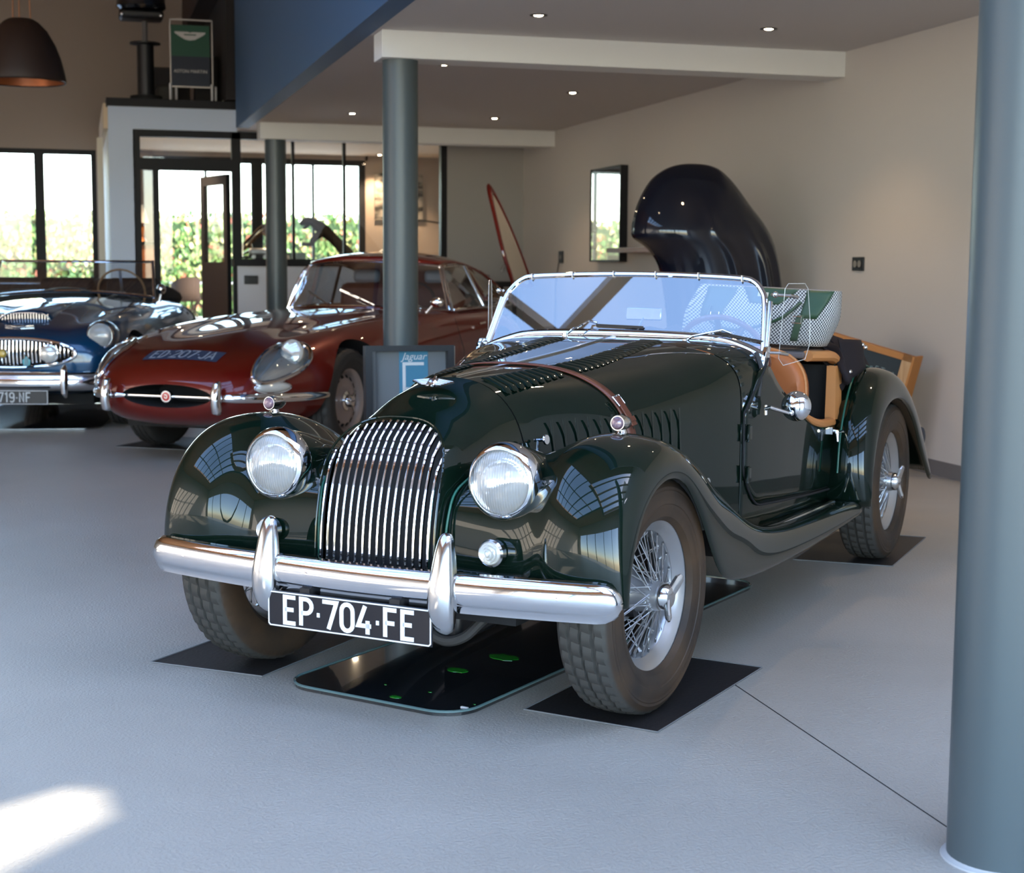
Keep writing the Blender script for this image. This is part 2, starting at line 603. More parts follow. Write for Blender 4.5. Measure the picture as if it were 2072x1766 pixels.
# unseen front bay gable wall, its opening added and shaped to throw a sun patch
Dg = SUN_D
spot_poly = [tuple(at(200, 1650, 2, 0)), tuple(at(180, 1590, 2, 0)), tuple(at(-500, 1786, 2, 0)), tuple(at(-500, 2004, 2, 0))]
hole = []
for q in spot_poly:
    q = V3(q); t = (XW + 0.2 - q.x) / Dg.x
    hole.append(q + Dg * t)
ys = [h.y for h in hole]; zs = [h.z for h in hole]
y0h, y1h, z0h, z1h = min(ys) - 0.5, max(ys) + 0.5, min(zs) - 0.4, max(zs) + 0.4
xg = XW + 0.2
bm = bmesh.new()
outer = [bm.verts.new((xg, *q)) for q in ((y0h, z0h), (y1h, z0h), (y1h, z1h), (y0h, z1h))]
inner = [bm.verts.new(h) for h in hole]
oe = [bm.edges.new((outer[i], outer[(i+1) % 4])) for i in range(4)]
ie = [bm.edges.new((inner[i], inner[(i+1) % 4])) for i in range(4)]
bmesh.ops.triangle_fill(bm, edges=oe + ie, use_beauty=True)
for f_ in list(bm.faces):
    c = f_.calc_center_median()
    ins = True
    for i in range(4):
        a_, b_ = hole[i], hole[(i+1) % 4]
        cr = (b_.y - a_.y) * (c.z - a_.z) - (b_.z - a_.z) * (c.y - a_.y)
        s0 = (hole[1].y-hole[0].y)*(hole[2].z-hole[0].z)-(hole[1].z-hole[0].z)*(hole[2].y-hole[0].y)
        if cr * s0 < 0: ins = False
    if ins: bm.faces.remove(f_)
me = bpy.data.meshes.new('wall_sun_slot'); bm.to_mesh(me); bm.free(); me.materials.append(M_WALL)
o = bpy.data.objects.new('wall_sun_slot', me); COL.objects.link(o); structure(o)
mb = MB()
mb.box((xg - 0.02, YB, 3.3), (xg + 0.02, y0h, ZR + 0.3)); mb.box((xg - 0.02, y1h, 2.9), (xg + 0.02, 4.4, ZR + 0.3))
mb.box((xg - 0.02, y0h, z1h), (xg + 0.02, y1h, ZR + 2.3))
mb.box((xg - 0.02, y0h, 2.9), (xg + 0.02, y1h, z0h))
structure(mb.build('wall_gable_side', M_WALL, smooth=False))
# low ceiling -------------------------------------------
structure(MB().box((XF + 0.05, 3.6, ZC), (XW + 0.2, YP + 0.12, ZC + 0.25)).build('ceiling_low', M_CEIL, smooth=False))
structure(MB().box((0.3, YP + 0.12, ZC), (XW + 0.2, YF + 0.2, ZC + 0.25)).build('ceiling_office', P('lamp_warm_ceiling', (0.66, 0.52, 0.36), 0.9), smooth=False))  # warm tone of the lamp light put into the ceiling colour
# blue mezzanine wall
structure(MB().box((XF, 3.6, ZC - 0.002), (XF + 0.13, 15.55, ZR + 2.2)).build('wall_mezzanine', M_BLUEWALL, smooth=False))
# beams
for yb_, y2 in ((8.80, 9.05), (14.85, 15.10)):
    mb = MB(); mb.box((1.72, yb_, 2.352), (XW, y2, ZC))
    structure(mb.build('trim_beam', M_WHITE, smooth=False, bevel=0.004))
# columns
for (x, y, top, r) in ((1.853, 8.93, 2.352, 0.104), (1.880, 14.98, 2.352, 0.102), (1.748, 2.555, 3.4, 0.103)):
    mb = MB(); mb.lathe([(r * 1.0, 0.0), (r, 0.004), (r, top), (0, top)], 48)
    o = mb.build('column', M_COLUMN)
    o.location = (x, y, 0)
    tag(o, {8.93: 'slate blue round steel column between the red car and the green roadster',
            14.98: 'slate blue round steel column behind the red car by the office glass',
            2.555: 'slate blue round steel column closest to the camera, cut by the picture edge'}[y], 'column', 'slate blue columns')
    o['kind'] = 'structure'
    m2 = MB(); m2.lathe([(r + 0.012, 0.0), (r + 0.010, 0.003), (r + 0.002, 0.006), (r, 0.008)], 40)
    m2.build('paint_edge', P('column_foot_filler', (0.45, 0.45, 0.44), 0.8), o)
# hall back wall with window, facade ---------------------
mb = MB()
zw0, zw1 = 0.93, 2.50
mb.box((XL, YF, 0), (-2.6, YF + 0.2, ZR + 2.2)); mb.box((-2.6, YF, zw1), (0.30, YF + 0.2, ZR + 2.2))
mb.box((-2.6, YF, 0), (0.30, YF + 0.2, zw0)); mb.box((0.262, YF, zw0), (0.92, YF + 0.2, zw1))
mb.box((0.30, YF, ZC), (XW + 0.2, YF + 0.2, ZR + 2.2)); mb.box((3.515, YF, 0), (XW + 0.2, YF + 0.2, ZC))
mb.box((0.30, YF, 0), (0.92, YF + 0.2, zw0))
mb.box((0.90, YF, 2.455), (3.55, YF + 0.2, 2.60))
structure(mb.build('wall_back', M_TAUPE, smooth=False))


def window(name, xs, z0, z1, y, fw, bars=(), mat=M_DARK, dep=0.07):
    """framed window in a plane of constant y; xs = (x0, x1), bars = [(x, width)]"""
    root = thing(name, 'x', 'window', (xs[0], y, z0))
    del root['label']; del root['category']; root['kind'] = 'structure'
    w_, h_ = xs[1] - xs[0], z1 - z0
    mb = MB()
    mb.box((0, 0, 0), (fw, dep, h_)); mb.box((w_ - fw, 0, 0), (w_, dep, h_))
    mb.box((fw, 0, 0), (w_ - fw, dep, fw)); mb.box((fw, 0, h_ - fw), (w_ - fw, dep, h_))
    mb.build('frame', mat, root, smooth=False)
    edges = [fw] + [e for (bx, bw) in bars for e in (bx - xs[0] - bw/2, bx - xs[0] + bw/2)] + [w_ - fw]
    for (bx, bw) in bars:
        MB().box((bx - xs[0] - bw/2, 0.005, fw), (bx - xs[0] + bw/2, dep - 0.005, h_ - fw)).build('mullion', mat, root, smooth=False)
    for i in range(0, len(edges), 2):
        MB().box((edges[i], dep/2 - 0.003, fw), (edges[i+1], dep/2 + 0.003, h_ - fw)).build('pane', M_PANE, root, smooth=False)
    return root


window('window_1', (-2.6, 0.262), zw0, zw1, YF + 0.02, 0.06, [(-1.9, 0.1), (-1.15, 0.11), (-0.392, 0.115)])
window('window_2', (0.92, 3.515), 0.0, 2.46, YF + 0.02, 0.075, [(1.55, 0.03), (2.17, 0.14), (2.865, 0.03)])
# side wall of the office box towards the hall
structure(MB().box((0.345, YP + 0.12, 0), (0.44, YF, 2.72)).build('wall_office_side', M_WHITE, smooth=False))
# office front: white wall band, pillar, low wall
mb = MB()
mb.box((0.345, YP, 0), (0.59, YP + 0.12, 2.72)); mb.box((0.59, YP, 2.50), (1.615, YP + 0.12, 2.72))
structure(mb.build('wall_office_front', P('cool_white_paint', (0.56, 0.65, 0.80), 0.7), smooth=False))
structure(MB().box((1.60, YP - 0.02, 0), (3.755, YP + 0.10, 1.14)).build('wall_counter', P('white_panel', (0.66, 0.68, 0.74), 0.6), smooth=False))
structure(MB().box((1.56, YP - 0.06, 1.14), (3.755, YP + 0.22, 1.215)).build('trim_counter_top', M_DARK, smooth=False))
structure(MB().box((3.82, YP, 0), (XW, YP + 0.12, ZC)).build('wall_alcove', P('grey_wall_paint', (0.36, 0.34, 0.32), 0.85), smooth=False))
structure(MB().box((0.33, YP - 0.03, 2.72), (1.615, YF, 2.80)).build('trim_platform', M_DARK, smooth=False))
# partition frames
pr = thing('window_3', 'x', 'w', (0, YP, 0)); del pr['label']; del pr['category']; pr['kind'] = 'structure'
for a, b_ in (((0.58, 0, 0), (0.65, 0.1, 2.50)), ((0.65, 0, 2.43), (3.82, 0.1, 2.50)), ((0.65, 0, 2.10), (1.56, 0.1, 2.22)),
              ((1.56, 0, 0), (1.65, 0.1, 2.50)), ((0.77, 0, 0), (0.83, 0.1, 2.10)), ((3.755, 0, 0), (3.82, 0.1, 2.50)),
              ((2.175, 0.02, 1.21), (2.203, 0.08, 2.44)), ((2.710, 0.02, 1.21), (2.738, 0.08, 2.44))):
    MB().box(a, b_).build('frame_bar', M_DARK, pr, smooth=False)
for a, b_ in (((0.65, 0.045, 2.22), (1.56, 0.051, 2.43)), ((0.65, 0.045, 0.0), (0.77, 0.051, 2.10)), ((1.65, 0.045, 1.21), (2.175, 0.051, 2.43)),
              ((2.203, 0.045, 1.21), (2.710, 0.051, 2.43)), ((2.738, 0.045, 1.21), (3.755, 0.051, 2.43))):
    MB().box(a, b_).build('pane', M_PANE, pr, smooth=False)
# open glazed door, hinged on the post, swung into the office
dr = thing('door_1', 'x', 'd', (1.55, YP + 0.10, 0), radians(106)); del dr['label']; del dr['category']; dr['kind'] = 'structure'
mb = MB()
mb.box((0, 0, 0.01), (0.75, 0.045, 1.18)); mb.box((0, 0, 1.18), (0.10, 0.045, 2.08)); mb.box((0.65, 0, 1.18), (0.75, 0.045, 2.08)); mb.box((0.10, 0, 1.98), (0.65, 0.045, 2.08))
mb.build('door_frame', M_DARK, dr, smooth=False)
MB().box((0.10, 0.02, 1.18), (0.65, 0.026, 1.98)).build('pane', M_PANE, dr, smooth=False)
MB().box((0.67, -0.05, 1.0), (0.69, 0.0, 1.14)).build('handle', M_CHROME2, dr)
# hall roof with skylight strip between dark rafters, front facade, left wall
mb = MB()
mb.box((XL - 0.2, YB, ZR), (-6.4, YF + 0.2, ZR + 0.15)); mb.box((-6.4, 6.9, ZR), (XW + 0.25, YF + 0.2, ZR + 0.15))
mb.box((-0.6, YB, ZR), (XW + 0.25, -2.2, ZR + 0.15)); mb.box((-0.6, 2.7, ZR), (XW + 0.25, 3.55, ZR + 0.15)); mb.box((-0.9, -2.2, ZR), (-0.6, 2.7, ZR + 0.15)); mb.box((-0.6, 3.55, ZR), (XW + 0.25, 9.6, ZR + 0.15)); mb.box((-6.4, YB, ZR), (-0.6, -0.6, ZR + 0.15))
structure(mb.build('ceiling_hall', M_WOOD, smooth=False))
for i in range(6):
    y = -0.5 + i * 1.25
    structure(MB().box((-6.4, y - 0.05, ZR - 0.12), (-0.6, y + 0.05, ZR + 0.10)).build('trim_rafter', M_DARK, smooth=False))
for x in (-4.5, -2.5):
    structure(MB().box((x - 0.04, -0.6, ZR - 0.04), (x + 0.04, 6.9, ZR + 0.04)).build('trim_purlin', M_DARK, smooth=False))
structure(MB().box((XL - 0.2, YB, 0), (XL, YF + 0.2, ZR)).build('wall_left', M_WALL, smooth=False))
mb = MB()
mb.box((XL, YB - 0.2, 3.5), (XW + 0.2, YB, ZR + 0.15)); mb.box((3.9, YB - 0.2, 0), (XW + 0.2, YB, 3.5)); mb.box((XL, YB - 0.2, 0), (-8.4, YB, 3.5))
structure(mb.build('wall_front', M_WALL, smooth=False))
for i in range(6):
    x = -8.4 + i * 12.3 / 5
    structure(MB().box((x - 0.05, YB - 0.15, 0), (x + 0.05, YB - 0.05, 3.5)).build('trim_front_post', M_DARK, smooth=False))
portal(-2.2, YB - 0.25, 1.75, 12.3, 3.5, (radians(90), 0, 0))
for i in range(5):
    y = -1.75 + i * 1.0
    structure(MB().box((-0.6, y - 0.06, ZR - 0.16), (XW + 0.2, y + 0.06, ZR + 0.10)).build('trim_rafter', M_WOOD, smooth=False))
portal(-3.5, 3.15, ZR + 0.2, 5.8, 7.5, (0, 0, 0))
portal(2.0, 0.25, ZR + 0.2, 5.2, 4.9, (0, 0, 0))
portal(-1.2, YF + 0.3, 1.72, 2.8, 1.5, (radians(-90), 0, 0))
portal(2.2, YF + 0.3, 1.23, 2.5, 2.4, (radians(-90), 0, 0))
# ceiling downlights
dl = [(2.43, 8.05), (3.807, 8.10), (3.76, 11.52), (2.413, 13.73), (3.737, 13.75), (1.008, 16.5), (2.398, 16.58), (3.69, 16.67), (3.638, 18.79),
      (2.42, 5.4), (3.80, 5.4), (2.42, 10.2)]
names = ['front left downlight above the green roadster, ahead of the white beam', 'front right downlight near the right wall, ahead of the white beam',
         'lone downlight in the middle of the bay between both beams', 'left downlight just before the second beam', 'right downlight just before the second beam',
         'downlight inside the office above the transom glass', 'downlight inside the office behind the thin glazing bars', 'downlight inside the office right of the middle column',
         'dim downlight deep in the office near the back windows']


def downlight(x, y, z, on=True):
    t = thing('downlight', 'x', 'light', (x, y, z), 0, 'recessed ceiling downlights')
    m = MB(); m.lathe([(0.048, 0.0), (0.048, -0.004), (0.030, -0.005), (0.027, 0.0)], 24); m.build('ring', M_BLACK, t)
    m = MB(); m.lathe([(0.0, -0.007), (0.018, -0.006), (0.026, -0.002)], 20); m.build('bulb', M_BULB, t)
    l = bpy.data.lights.new('downlight_lamp', 'SPOT'); l.energy = 11; l.color = (1.0, 0.70, 0.42); l.spot_size = radians(110); l.spot_blend = 0.6
    l.shadow_soft_size = 0.03
    lo = bpy.data.objects.new('lamp', l); COL.objects.link(lo); lo.parent = t; lo.location = (0, 0, -0.02)
    return t


for i, (x, y) in enumerate(dl):
    t = downlight(x, y, ZC)
    if y > 16: [c.data for c in t.children if c.type == 'LIGHT'][0].energy = 80
    t['label'] = names[i] if i < len(names) else ['left downlight of the row out of the picture over the bonnet', 'right downlight of the row out of the picture over the rear wing', 'downlight hidden just behind the white beam'][i - len(names)]
# garden ---------------------------------------------------
M_PAVE = P('pale_paving', (0.62, 0.60, 0.56), 0.8)
structure(MB().box((-25, YF + 0.2, -0.3), (25, 60, -0.005)).build('ground_terrace', M_PAVE, smooth=False))
M_LEAF = P('hedge_leaf', (0.10, 0.20, 0.04), 0.5)
N, L, b = nodes(M_LEAF)
oi = N.new('ShaderNodeAttribute'); oi.attribute_name = 'leafcol'
L.new(oi.outputs['Color'], b.inputs['Base Color'])
rnd = random.Random(3)
mb = MB(); lc = []
for i in range(15000):
    x = rnd.uniform(-11, 13); z = 2.12 * rnd.random() ** 0.9; y = 34 + rnd.uniform(-0.12, 0.1) + (0 if z < 1.9 else rnd.uniform(0, 0.6))
    if rnd.random() < 0.1: z = 2.1 + rnd.uniform(-0.1, 0.15); y = 34 + rnd.uniform(0, 0.6)
    s_ = rnd.uniform(0.05, 0.11)
    M_ = T(x, y, z) @ Euler((rnd.uniform(-0.9, 0.9) + pi/2, rnd.uniform(-0.9, 0.9), rnd.uniform(-1.2, 1.2))).to_matrix().to_4x4()
    q = [M_ @ V3(p) for p in ((0, -s_, 0), (s_*0.6, 0, 0.01), (0, s_, 0), (-s_*0.6, 0, 0.01))]
    k = len(mb.v); mb.v += [tuple(p) for p in q]; mb.f.append((k, k+1, k+2, k+3)); mb.mi.append(0)
    c = rnd.random()
    lc.append((0.42, 0.12, 0.06) if c < 0.10 else (0.42, 0.36, 0.13) if c < 0.32 else (0.10, 0.2, 0.045) if c < 0.62 else (0.24, 0.34, 0.10))
me = bpy.data.meshes.new('hedge'); me.from_pydata(mb.v, [], mb.f); me.materials.append(M_LEAF)
ca = me.color_attributes.new('leafcol', 'FLOAT_COLOR', 'CORNER')
vals = []
for c in lc: vals += [*c, 1] * 4
ca.data.foreach_set('color', vals)
o = bpy.data.objects.new('hedge', me); COL.objects.link(o)
tag(o, 'long sunlit ivy hedge outside beyond the back windows', 'hedge', kind='stuff')
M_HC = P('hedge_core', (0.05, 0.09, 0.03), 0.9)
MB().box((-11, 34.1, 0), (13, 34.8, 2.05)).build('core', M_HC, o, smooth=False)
# ---------------------------------------------------------------- green roadster
CA = 0.7518371655
CO = V3((0.96122564, 4.09121491, 0))
car = thing('roadster', 'dark green vintage roadster with chrome waterfall grille and brown bonnet strap', 'car', CO + V3((0, 0, .003)), -CA)


def grow(y):
    """half width, top, exponent, spring height, bottom of the bonnet at station y"""
    wv = pw(y, [(-0.34, .176), (-.2, .188), (.06, .232), (.42, .376), (.8, .478), (1.05, .527), (1.30, .552)])
    t = pw(y, [(-0.34, .74), (-.2, .79), (-.054, .832), (.062, .855), (.42, .872), (.8, .895), (1.1, .918), (1.3, .925)])
    n = pw(y, [(-.3, 2.5), (.06, 2.3), (.42, 2.55), (.8, 3.3), (1.05, 4.6), (1.3, 5.2)])
    return wv, t, n, pw(y, [(-.3, .60), (.4, .60), (1.1, .66)]), .34


def arch(y, k=32, off=0, par=None, a0=0.0, a1=pi, legs=6):
    wv, t, n, zs, zb = par or grow(y)
    out = []
    for i in range(k + 1):
        a = a0 + (a1 - a0) * i / k
        c, s_ = cos(a), sin(a)
        x = (wv + off) * (1 if c >= 0 else -1) * abs(c) ** (2 / n)
        z = zs + (t - zs + off) * abs(s_) ** (2 / n)
        out.append((x, y, z))
    if legs:
        r = [(wv + off, y, lerp(zb, zs, j / legs)) for j in range(legs)]
        l = [(-(wv + off), y, lerp(zs, zb, (j + 1) / legs)) for j in range(legs)]
        out = r + out + l
    return out


def on_bonnet(x, y):
    wv, t, n, zs, zb = grow(y)
    z = zs + (t - zs) * max(0, 1 - (abs(x) / wv) ** n) ** (1 / n)
    return z


# bonnet, from cowl seam to scuttle
mb = MB(); mb.grid([arch(lerp(.066, 1.02, i / 26)) for i in range(27)], flip=True)
bonnet = mb.build('bonnet', M_GREEN, car, sharp=60)
mb = MB(); mb.grid([arch(lerp(.055, 1.04, i / 20), off=-.006) for i in range(21)], flip=True)
mb.build('bonnet_underside', M_MATTE, car)
# scuttle
mb = MB(); mb.grid([arch(lerp(1.028, 1.235, i / 6), k=32, legs=0) for i in range(7)] , flip=True)
mb.build('scuttle', M_GREEN, car, sharp=60)


def yg(z): return pw(z, [(.37, -.350), (.48, -.342), (.58, -.322), (.66, -.290), (.72, -.250), (.775, -.195)])


# nose cowl
rows = []
for i in range(15):
    s_ = i / 14
    e = s_ ** 0.8
    wv = pw(s_, [(0, .170), (.04, .182), (.12, .192), (.3, .203), (1, .2325)])
    t = pw(s_, [(0, .757), (.05, .768), (.2, .790), (.5, .829), (1, .856)])
    n = lerp(2.7, 2.3, s_)
    r = []
    for (x, y, z) in arch(0, par=(wv, t, n, .60, .375), k=32, legs=7):
        y0 = yg(z) if s_ > 0.02 else yg(z) + .012
        r.append((x, lerp(y0 if z < .775 else -.195 + (z - .775) * .8, .06, e), z))
    rows.append(r)
mb = MB(); mb.grid(rows, flip=True)
cowl = mb.build('nose_cowl', M_GREEN, car, sharp=70)
# grille
mb = MB(); rows = []
for i in range(13):
    z = lerp(.375, .765, i / 12)
    hw = .172 * max(0, 1 - (max(0, z - .6) / .162) ** 2.7) ** (1 / 2.7) if z > .6 else .172
    rows.append([(lerp(-hw, hw, j / 6), yg(z) + .035, z) for j in range(7)])
mb.grid(rows); mb.build('grille_back', M_MATTE, car)
for i in range(16):
    x = lerp(-.163, .163, i / 15)
    zt = .6 + .156 * (1 - (abs(x) / .172) ** 2.7) ** (1 / 2.7)
    pts = [(x, yg(lerp(.385, zt, k / 9)) - .002 + (.012 if k == 9 else 0), lerp(.385, zt, k / 9)) for k in range(10)]
    m = MB(); m.tube(pts, .0044, 8, sx=1.5, up=(1, 0, 0)); m.build('grille_bar', M_CHROME, car)
mb = MB()
mb.grid([[(lerp(-.185, .185, j / 8), -.362 + .03 * (2 * j / 8 - 1) ** 2 * .3, z) for j in range(9)] for z in (.365, .392)], flip=True)
mb.build('grille_sill', M_STEEL, car, solid=.006)
ol = [(x, y - .004, z) for (x, y, z) in rows and [(x, (yg(z) if z < .775 else -.195), z) for (x, y_, z) in arch(0, par=(.181, .768, 2.7, .60, .40), k=32, legs=7)]]
mb = MB(); mb.tube(ol, .0032, 6); mb.build('grille_piping', M_GREEN, car)
# hinge strip and seams
def strip(name, pts, wd, h, mat, par=car):
    rows = []
    for p in pts:
        rows.append([(p[0] - wd/2, p[1], p[2] + .0005), (p[0] - wd/2, p[1], p[2] + h), (p[0] + wd/2, p[1], p[2] + h), (p[0] + wd/2, p[1], p[2] + .0005)])
    m = MB(); m.grid(rows); return m.build(name, mat, par, smooth=False)
strip('bonnet_hinge', [(0, lerp(.075, 1.20, i / 20), on_bonnet(0, lerp(.075, 1.20, i / 20))) for i in range(21)], .014, .005, M_CHROME2)
# louvres on the bonnet top: individual pressings
def louvre_mesh(L_, wd, h):
    m = MB()
    k = 7
    rows = []
    for i in range(k + 1):
        t = i / k
        e = min(1, sin(pi * t) * 2.2)
        x = (t - .5) * L_
        rows.append([(x, -wd * .5, 0), (x, -wd * .25, h * .55 * e), (x, wd * .25, h * e), (x, wd * .42, h * .85 * e), (x, wd * .45, 0)])
    m.grid(rows, flip=True)
    return m


lm = louvre_mesh(.095, .026, .0085).build('louvre', M_GREEN, car, sharp=50)
louv = []
def bonnet_frame(x, y, nrm_off=0):
    e = .01
    z = on_bonnet(x, y)
    tx = V3((2*e, 0, on_bonnet(x + e, y) - on_bonnet(x - e, y))).normalized()
    ty = V3((0, 2*e, on_bonnet(x, y + e) - on_bonnet(x, y - e))).normalized()
    nz = tx.cross(ty).normalized()
    ty = nz.cross(tx)
    m = Matrix((tx, ty, nz)).transposed().to_4x4()
    m.translation = V3((x, y, z)) + nz * nrm_off
    return m
first = True
for sgn in (1, -1):
    for i in range(30):
        y = .105 + i * .0335
        if .375 < y < .455: continue
        xx = sgn * (.105 + .075 * min(1, y / .6) * 1.0)
        o = lm if first else lm.copy()
        if not first: COL.objects.link(o)
        first = False
        o.parent = car
        o.matrix_local = bonnet_frame(xx, y)
# side louvres
first = True
def side_frame(y, z, sgn, off=0.0005):
    e = .01
    d = V3((grow(y + e)[0] - grow(y - e)[0], 2 * e, 0)).normalized()
    nx = V3((d.y, -d.x, 0))
    m = Matrix(((nx.x * sgn, nx.y, 0), (0, 0, 0), (0, 0, 0)))
    n = V3((nx.x * sgn, nx.y, 0)); ty = V3((d.x * sgn, d.y, 0)); 
    up = V3((0, 0, 1))
    return n, ty, up
sm = louvre_mesh(.175, .010, .0022).build('side_louvre', M_GREEN, car, sharp=50)
for sgn in (1, -1):
    for i in range(13):
        y = .17 + i * .042
        wv, t, n_, zs, zb = grow(y)
        n, ty, up = side_frame(y, .62, sgn)
        zc = .655
        x = wv * (max(0, 1 - (max(0, zc + .06 - zs) / (t - zs)) ** n_)) ** (1 / n_)
        lean = (wv - x) / .12
        ax = V3((-lean * sgn * .8, 0, 1)).normalized()
        zz = n.cross(V3((0, 0, 1))).normalized()
        yy = ax.cross(zz).normalized() if False else None
        tx = ax; nz = (n - ax * n.dot(ax)).normalized(); tyv = nz.cross(tx)
        m = Matrix((tx, tyv, nz)).transposed().to_4x4()
        m.translation = V3(((wv + .002) * sgn - lean * .02 * sgn, y, zc))
        o = sm if first else sm.copy()
        if not first: COL.objects.link(o)
        first = False
        o.parent = car; o.matrix_local = m
# strap with buckle
rows = []
for (x, y, z) in arch(.42, k=60, off=.006, legs=0, a0=-.02 if False else 0.0, a1=pi):
    rows.append((x, z))
wv, t_, n_, zs, zb = grow(.42)
def strap_rows(off, wd):
    R = []
    pa = arch(.42, k=70, off=off, legs=3)
    for (x, y, z) in pa:
        if z < .50: continue
        yc = .42 + (0.03 * (x / wv) ** 2 if x > 0 else -.0 * x)
        k = grow(yc)[0] / wv
        R.append([(x * grow(yc - wd/2)[0] / wv, yc - wd/2, z), (x * grow(yc + wd/2)[0] / wv, yc + wd/2, z)])
    return R
mb = MB(); mb.grid(strap_rows(.007, .034), flip=True)
strap = mb.build('bonnet_strap', M_BROWN, car, solid=.005, sharp=0)
# buckle
def strap_at(f, off=.012):
    R = strap_rows(off, .034)
    i = int(f * (len(R) - 1)); a = (V3(R[i][0]) + V3(R[i][1])) / 2; b = (V3(R[i+1][0]) + V3(R[i+1][1])) / 2
    return a, (b - a).normalized()
a_, t1 = strap_at(.205)
fr = frame(a_, (V3((a_.x, 0, a_.z)) - V3((0, 0, .5))).normalized(), t1)
mb = MB(); mb.M = fr
mb.tube([(-.024, -.016, 0), (.024, -.016, 0), (.024, .016, 0), (-.024, .016, 0)], .0024, 6, closed=True)
mb.tube([(0, -.016, .001), (0, .016, .003)], .0018, 6)
mb.build('buckle', M_CHROME, strap)
a_, t1 = strap_at(.165)
fr = frame(a_, (V3((a_.x, 0, a_.z)) - V3((0, 0, .5))).normalized(), t1)
mb = MB(); mb.M = fr; mb.cbox((0, 0, 0), (.037, .10, .006)); mb.cbox((0, -.03, .003), (.041, .016, .007))
mb.build('strap_end', M_BROWN, strap, bevel=.002)
# winged badge
nz = V3((0, -.50, .86)).normalized()
nz = V3((0, -.60, .80)).normalized()
fr = frame((0, -.040, .846), nz, (0, .80, .60)) @ S(1.05, 1.3, 1)
mb = MB(); mb.M = fr
for sg in (1, -1):
    out = [(0, .006), (.012, .012), (.03, .009), (.06, .004), (.063, .001), (.05, -.003), (.035, -.009), (.018, -.012), (0, -.010)]
    P_ = [(x * sg, y) for x, y in out]
    if sg > 0: P_.reverse()
    mb.prism(P_, .001, .006)
    for k in range(5):
        mb.tube([(sg * .014, .007 - k * .004, .007), (sg * (.058 - k * .007), .003 - k * .003, .005)], .0014, 5)
mb.lathe([(0, .013), (.008, .012), (.012, .008), (.0125, 0)], 20)
mb.tube([(0, -.016, .006), (0, .016, .006)], .004, 8)
mb.build('winged_badge', M_CHROME2, car, sharp=30)

# ---- front wings with running boards
ST = [  # crown y,z | inner bottom x,y,z | mid x,y,z | lip y,z | crown x
 (-.362, .355, .190, -.300, .355, .430, -.318, .355, -.315, .350, .570),
 (-.378, .450, .190, -.300, .450, .430, -.322, .450, -.308, .425, .570),
 (-.370, .540, .190, -.290, .530, .425, -.300, .540, -.268, .520, .566),
 (-.332, .625, .195, -.265, .585, .420, -.255, .618, -.215, .582, .560),
 (-.268, .693, .205, -.200, .620, .415, -.190, .668, -.148, .620, .556),
 (-.165, .735, .225, -.100, .630, .410, -.100, .690, -.065, .640, .553),
 (-.030, .743, .245, .000, .600, .410, .010, .688, .030, .630, .552),
 (.120, .714, .290, .140, .550, .420, .150, .645, .110, .590, .556),
 (.300, .645, .345, .320, .490, .450, .320, .560, .200, .505, .570),
 (.470, .548, .400, .480, .430, .490, .480, .470, .270, .420, .592),
 (.640, .447, .445, .640, .370, .520, .640, .400, .330, .350, .620),
 (.810, .373, .480, .810, .330, .540, .810, .345, .405, .288, .642),
 (1.03, .330, .515, 1.03, .310, .560, 1.03, .315, .66, .254, .655),
 (1.40, .312, .545, 1.40, .300, .585, 1.40, .305, 1.16, .248, .662),
 (1.75, .304, .550, 1.75, .295, .590, 1.75, .300, 1.62, .256, .664),
 (1.93, .300, .550, 1.93, .292, .590, 1.93, .296, 1.88, .266, .664)]
rows = []
for (cy, cz, ix, iy, iz, mx, my, mz, ly, lz, cx) in ST:
    c = V3((cx, cy, cz)); m_ = V3((mx, my, mz)); l_ = V3((.700, ly, lz)); i_ = V3((ix, iy, iz))
    ci = V3((lerp(mx, cx, .52), lerp(my, cy, .80), lerp(mz, cz, .82)))
    co = V3((.655 if cx < .6 else .682, lerp(cy, ly, .13), lerp(cz, lz, .13)))
    co2 = V3((.700, lerp(cy, ly, .55), lerp(cz, lz, .55)))
    rows.append([i_, lerp(i_, m_, .5), m_, ci, c, co, co2, l_, V3((.692, ly + .0 , lz)) + (V3((0, cy, cz)) - V3((0, ly, lz))) * -.02])
mb = MB(); mb.grid(rows, flip=False)
wing = mb.build('front_wing', M_GREEN, car, sub=3, solid=.006, recalc=False)
w2 = wing.copy(); COL.objects.link(w2); w2.parent = car; w2.scale = (-1, 1, 1)
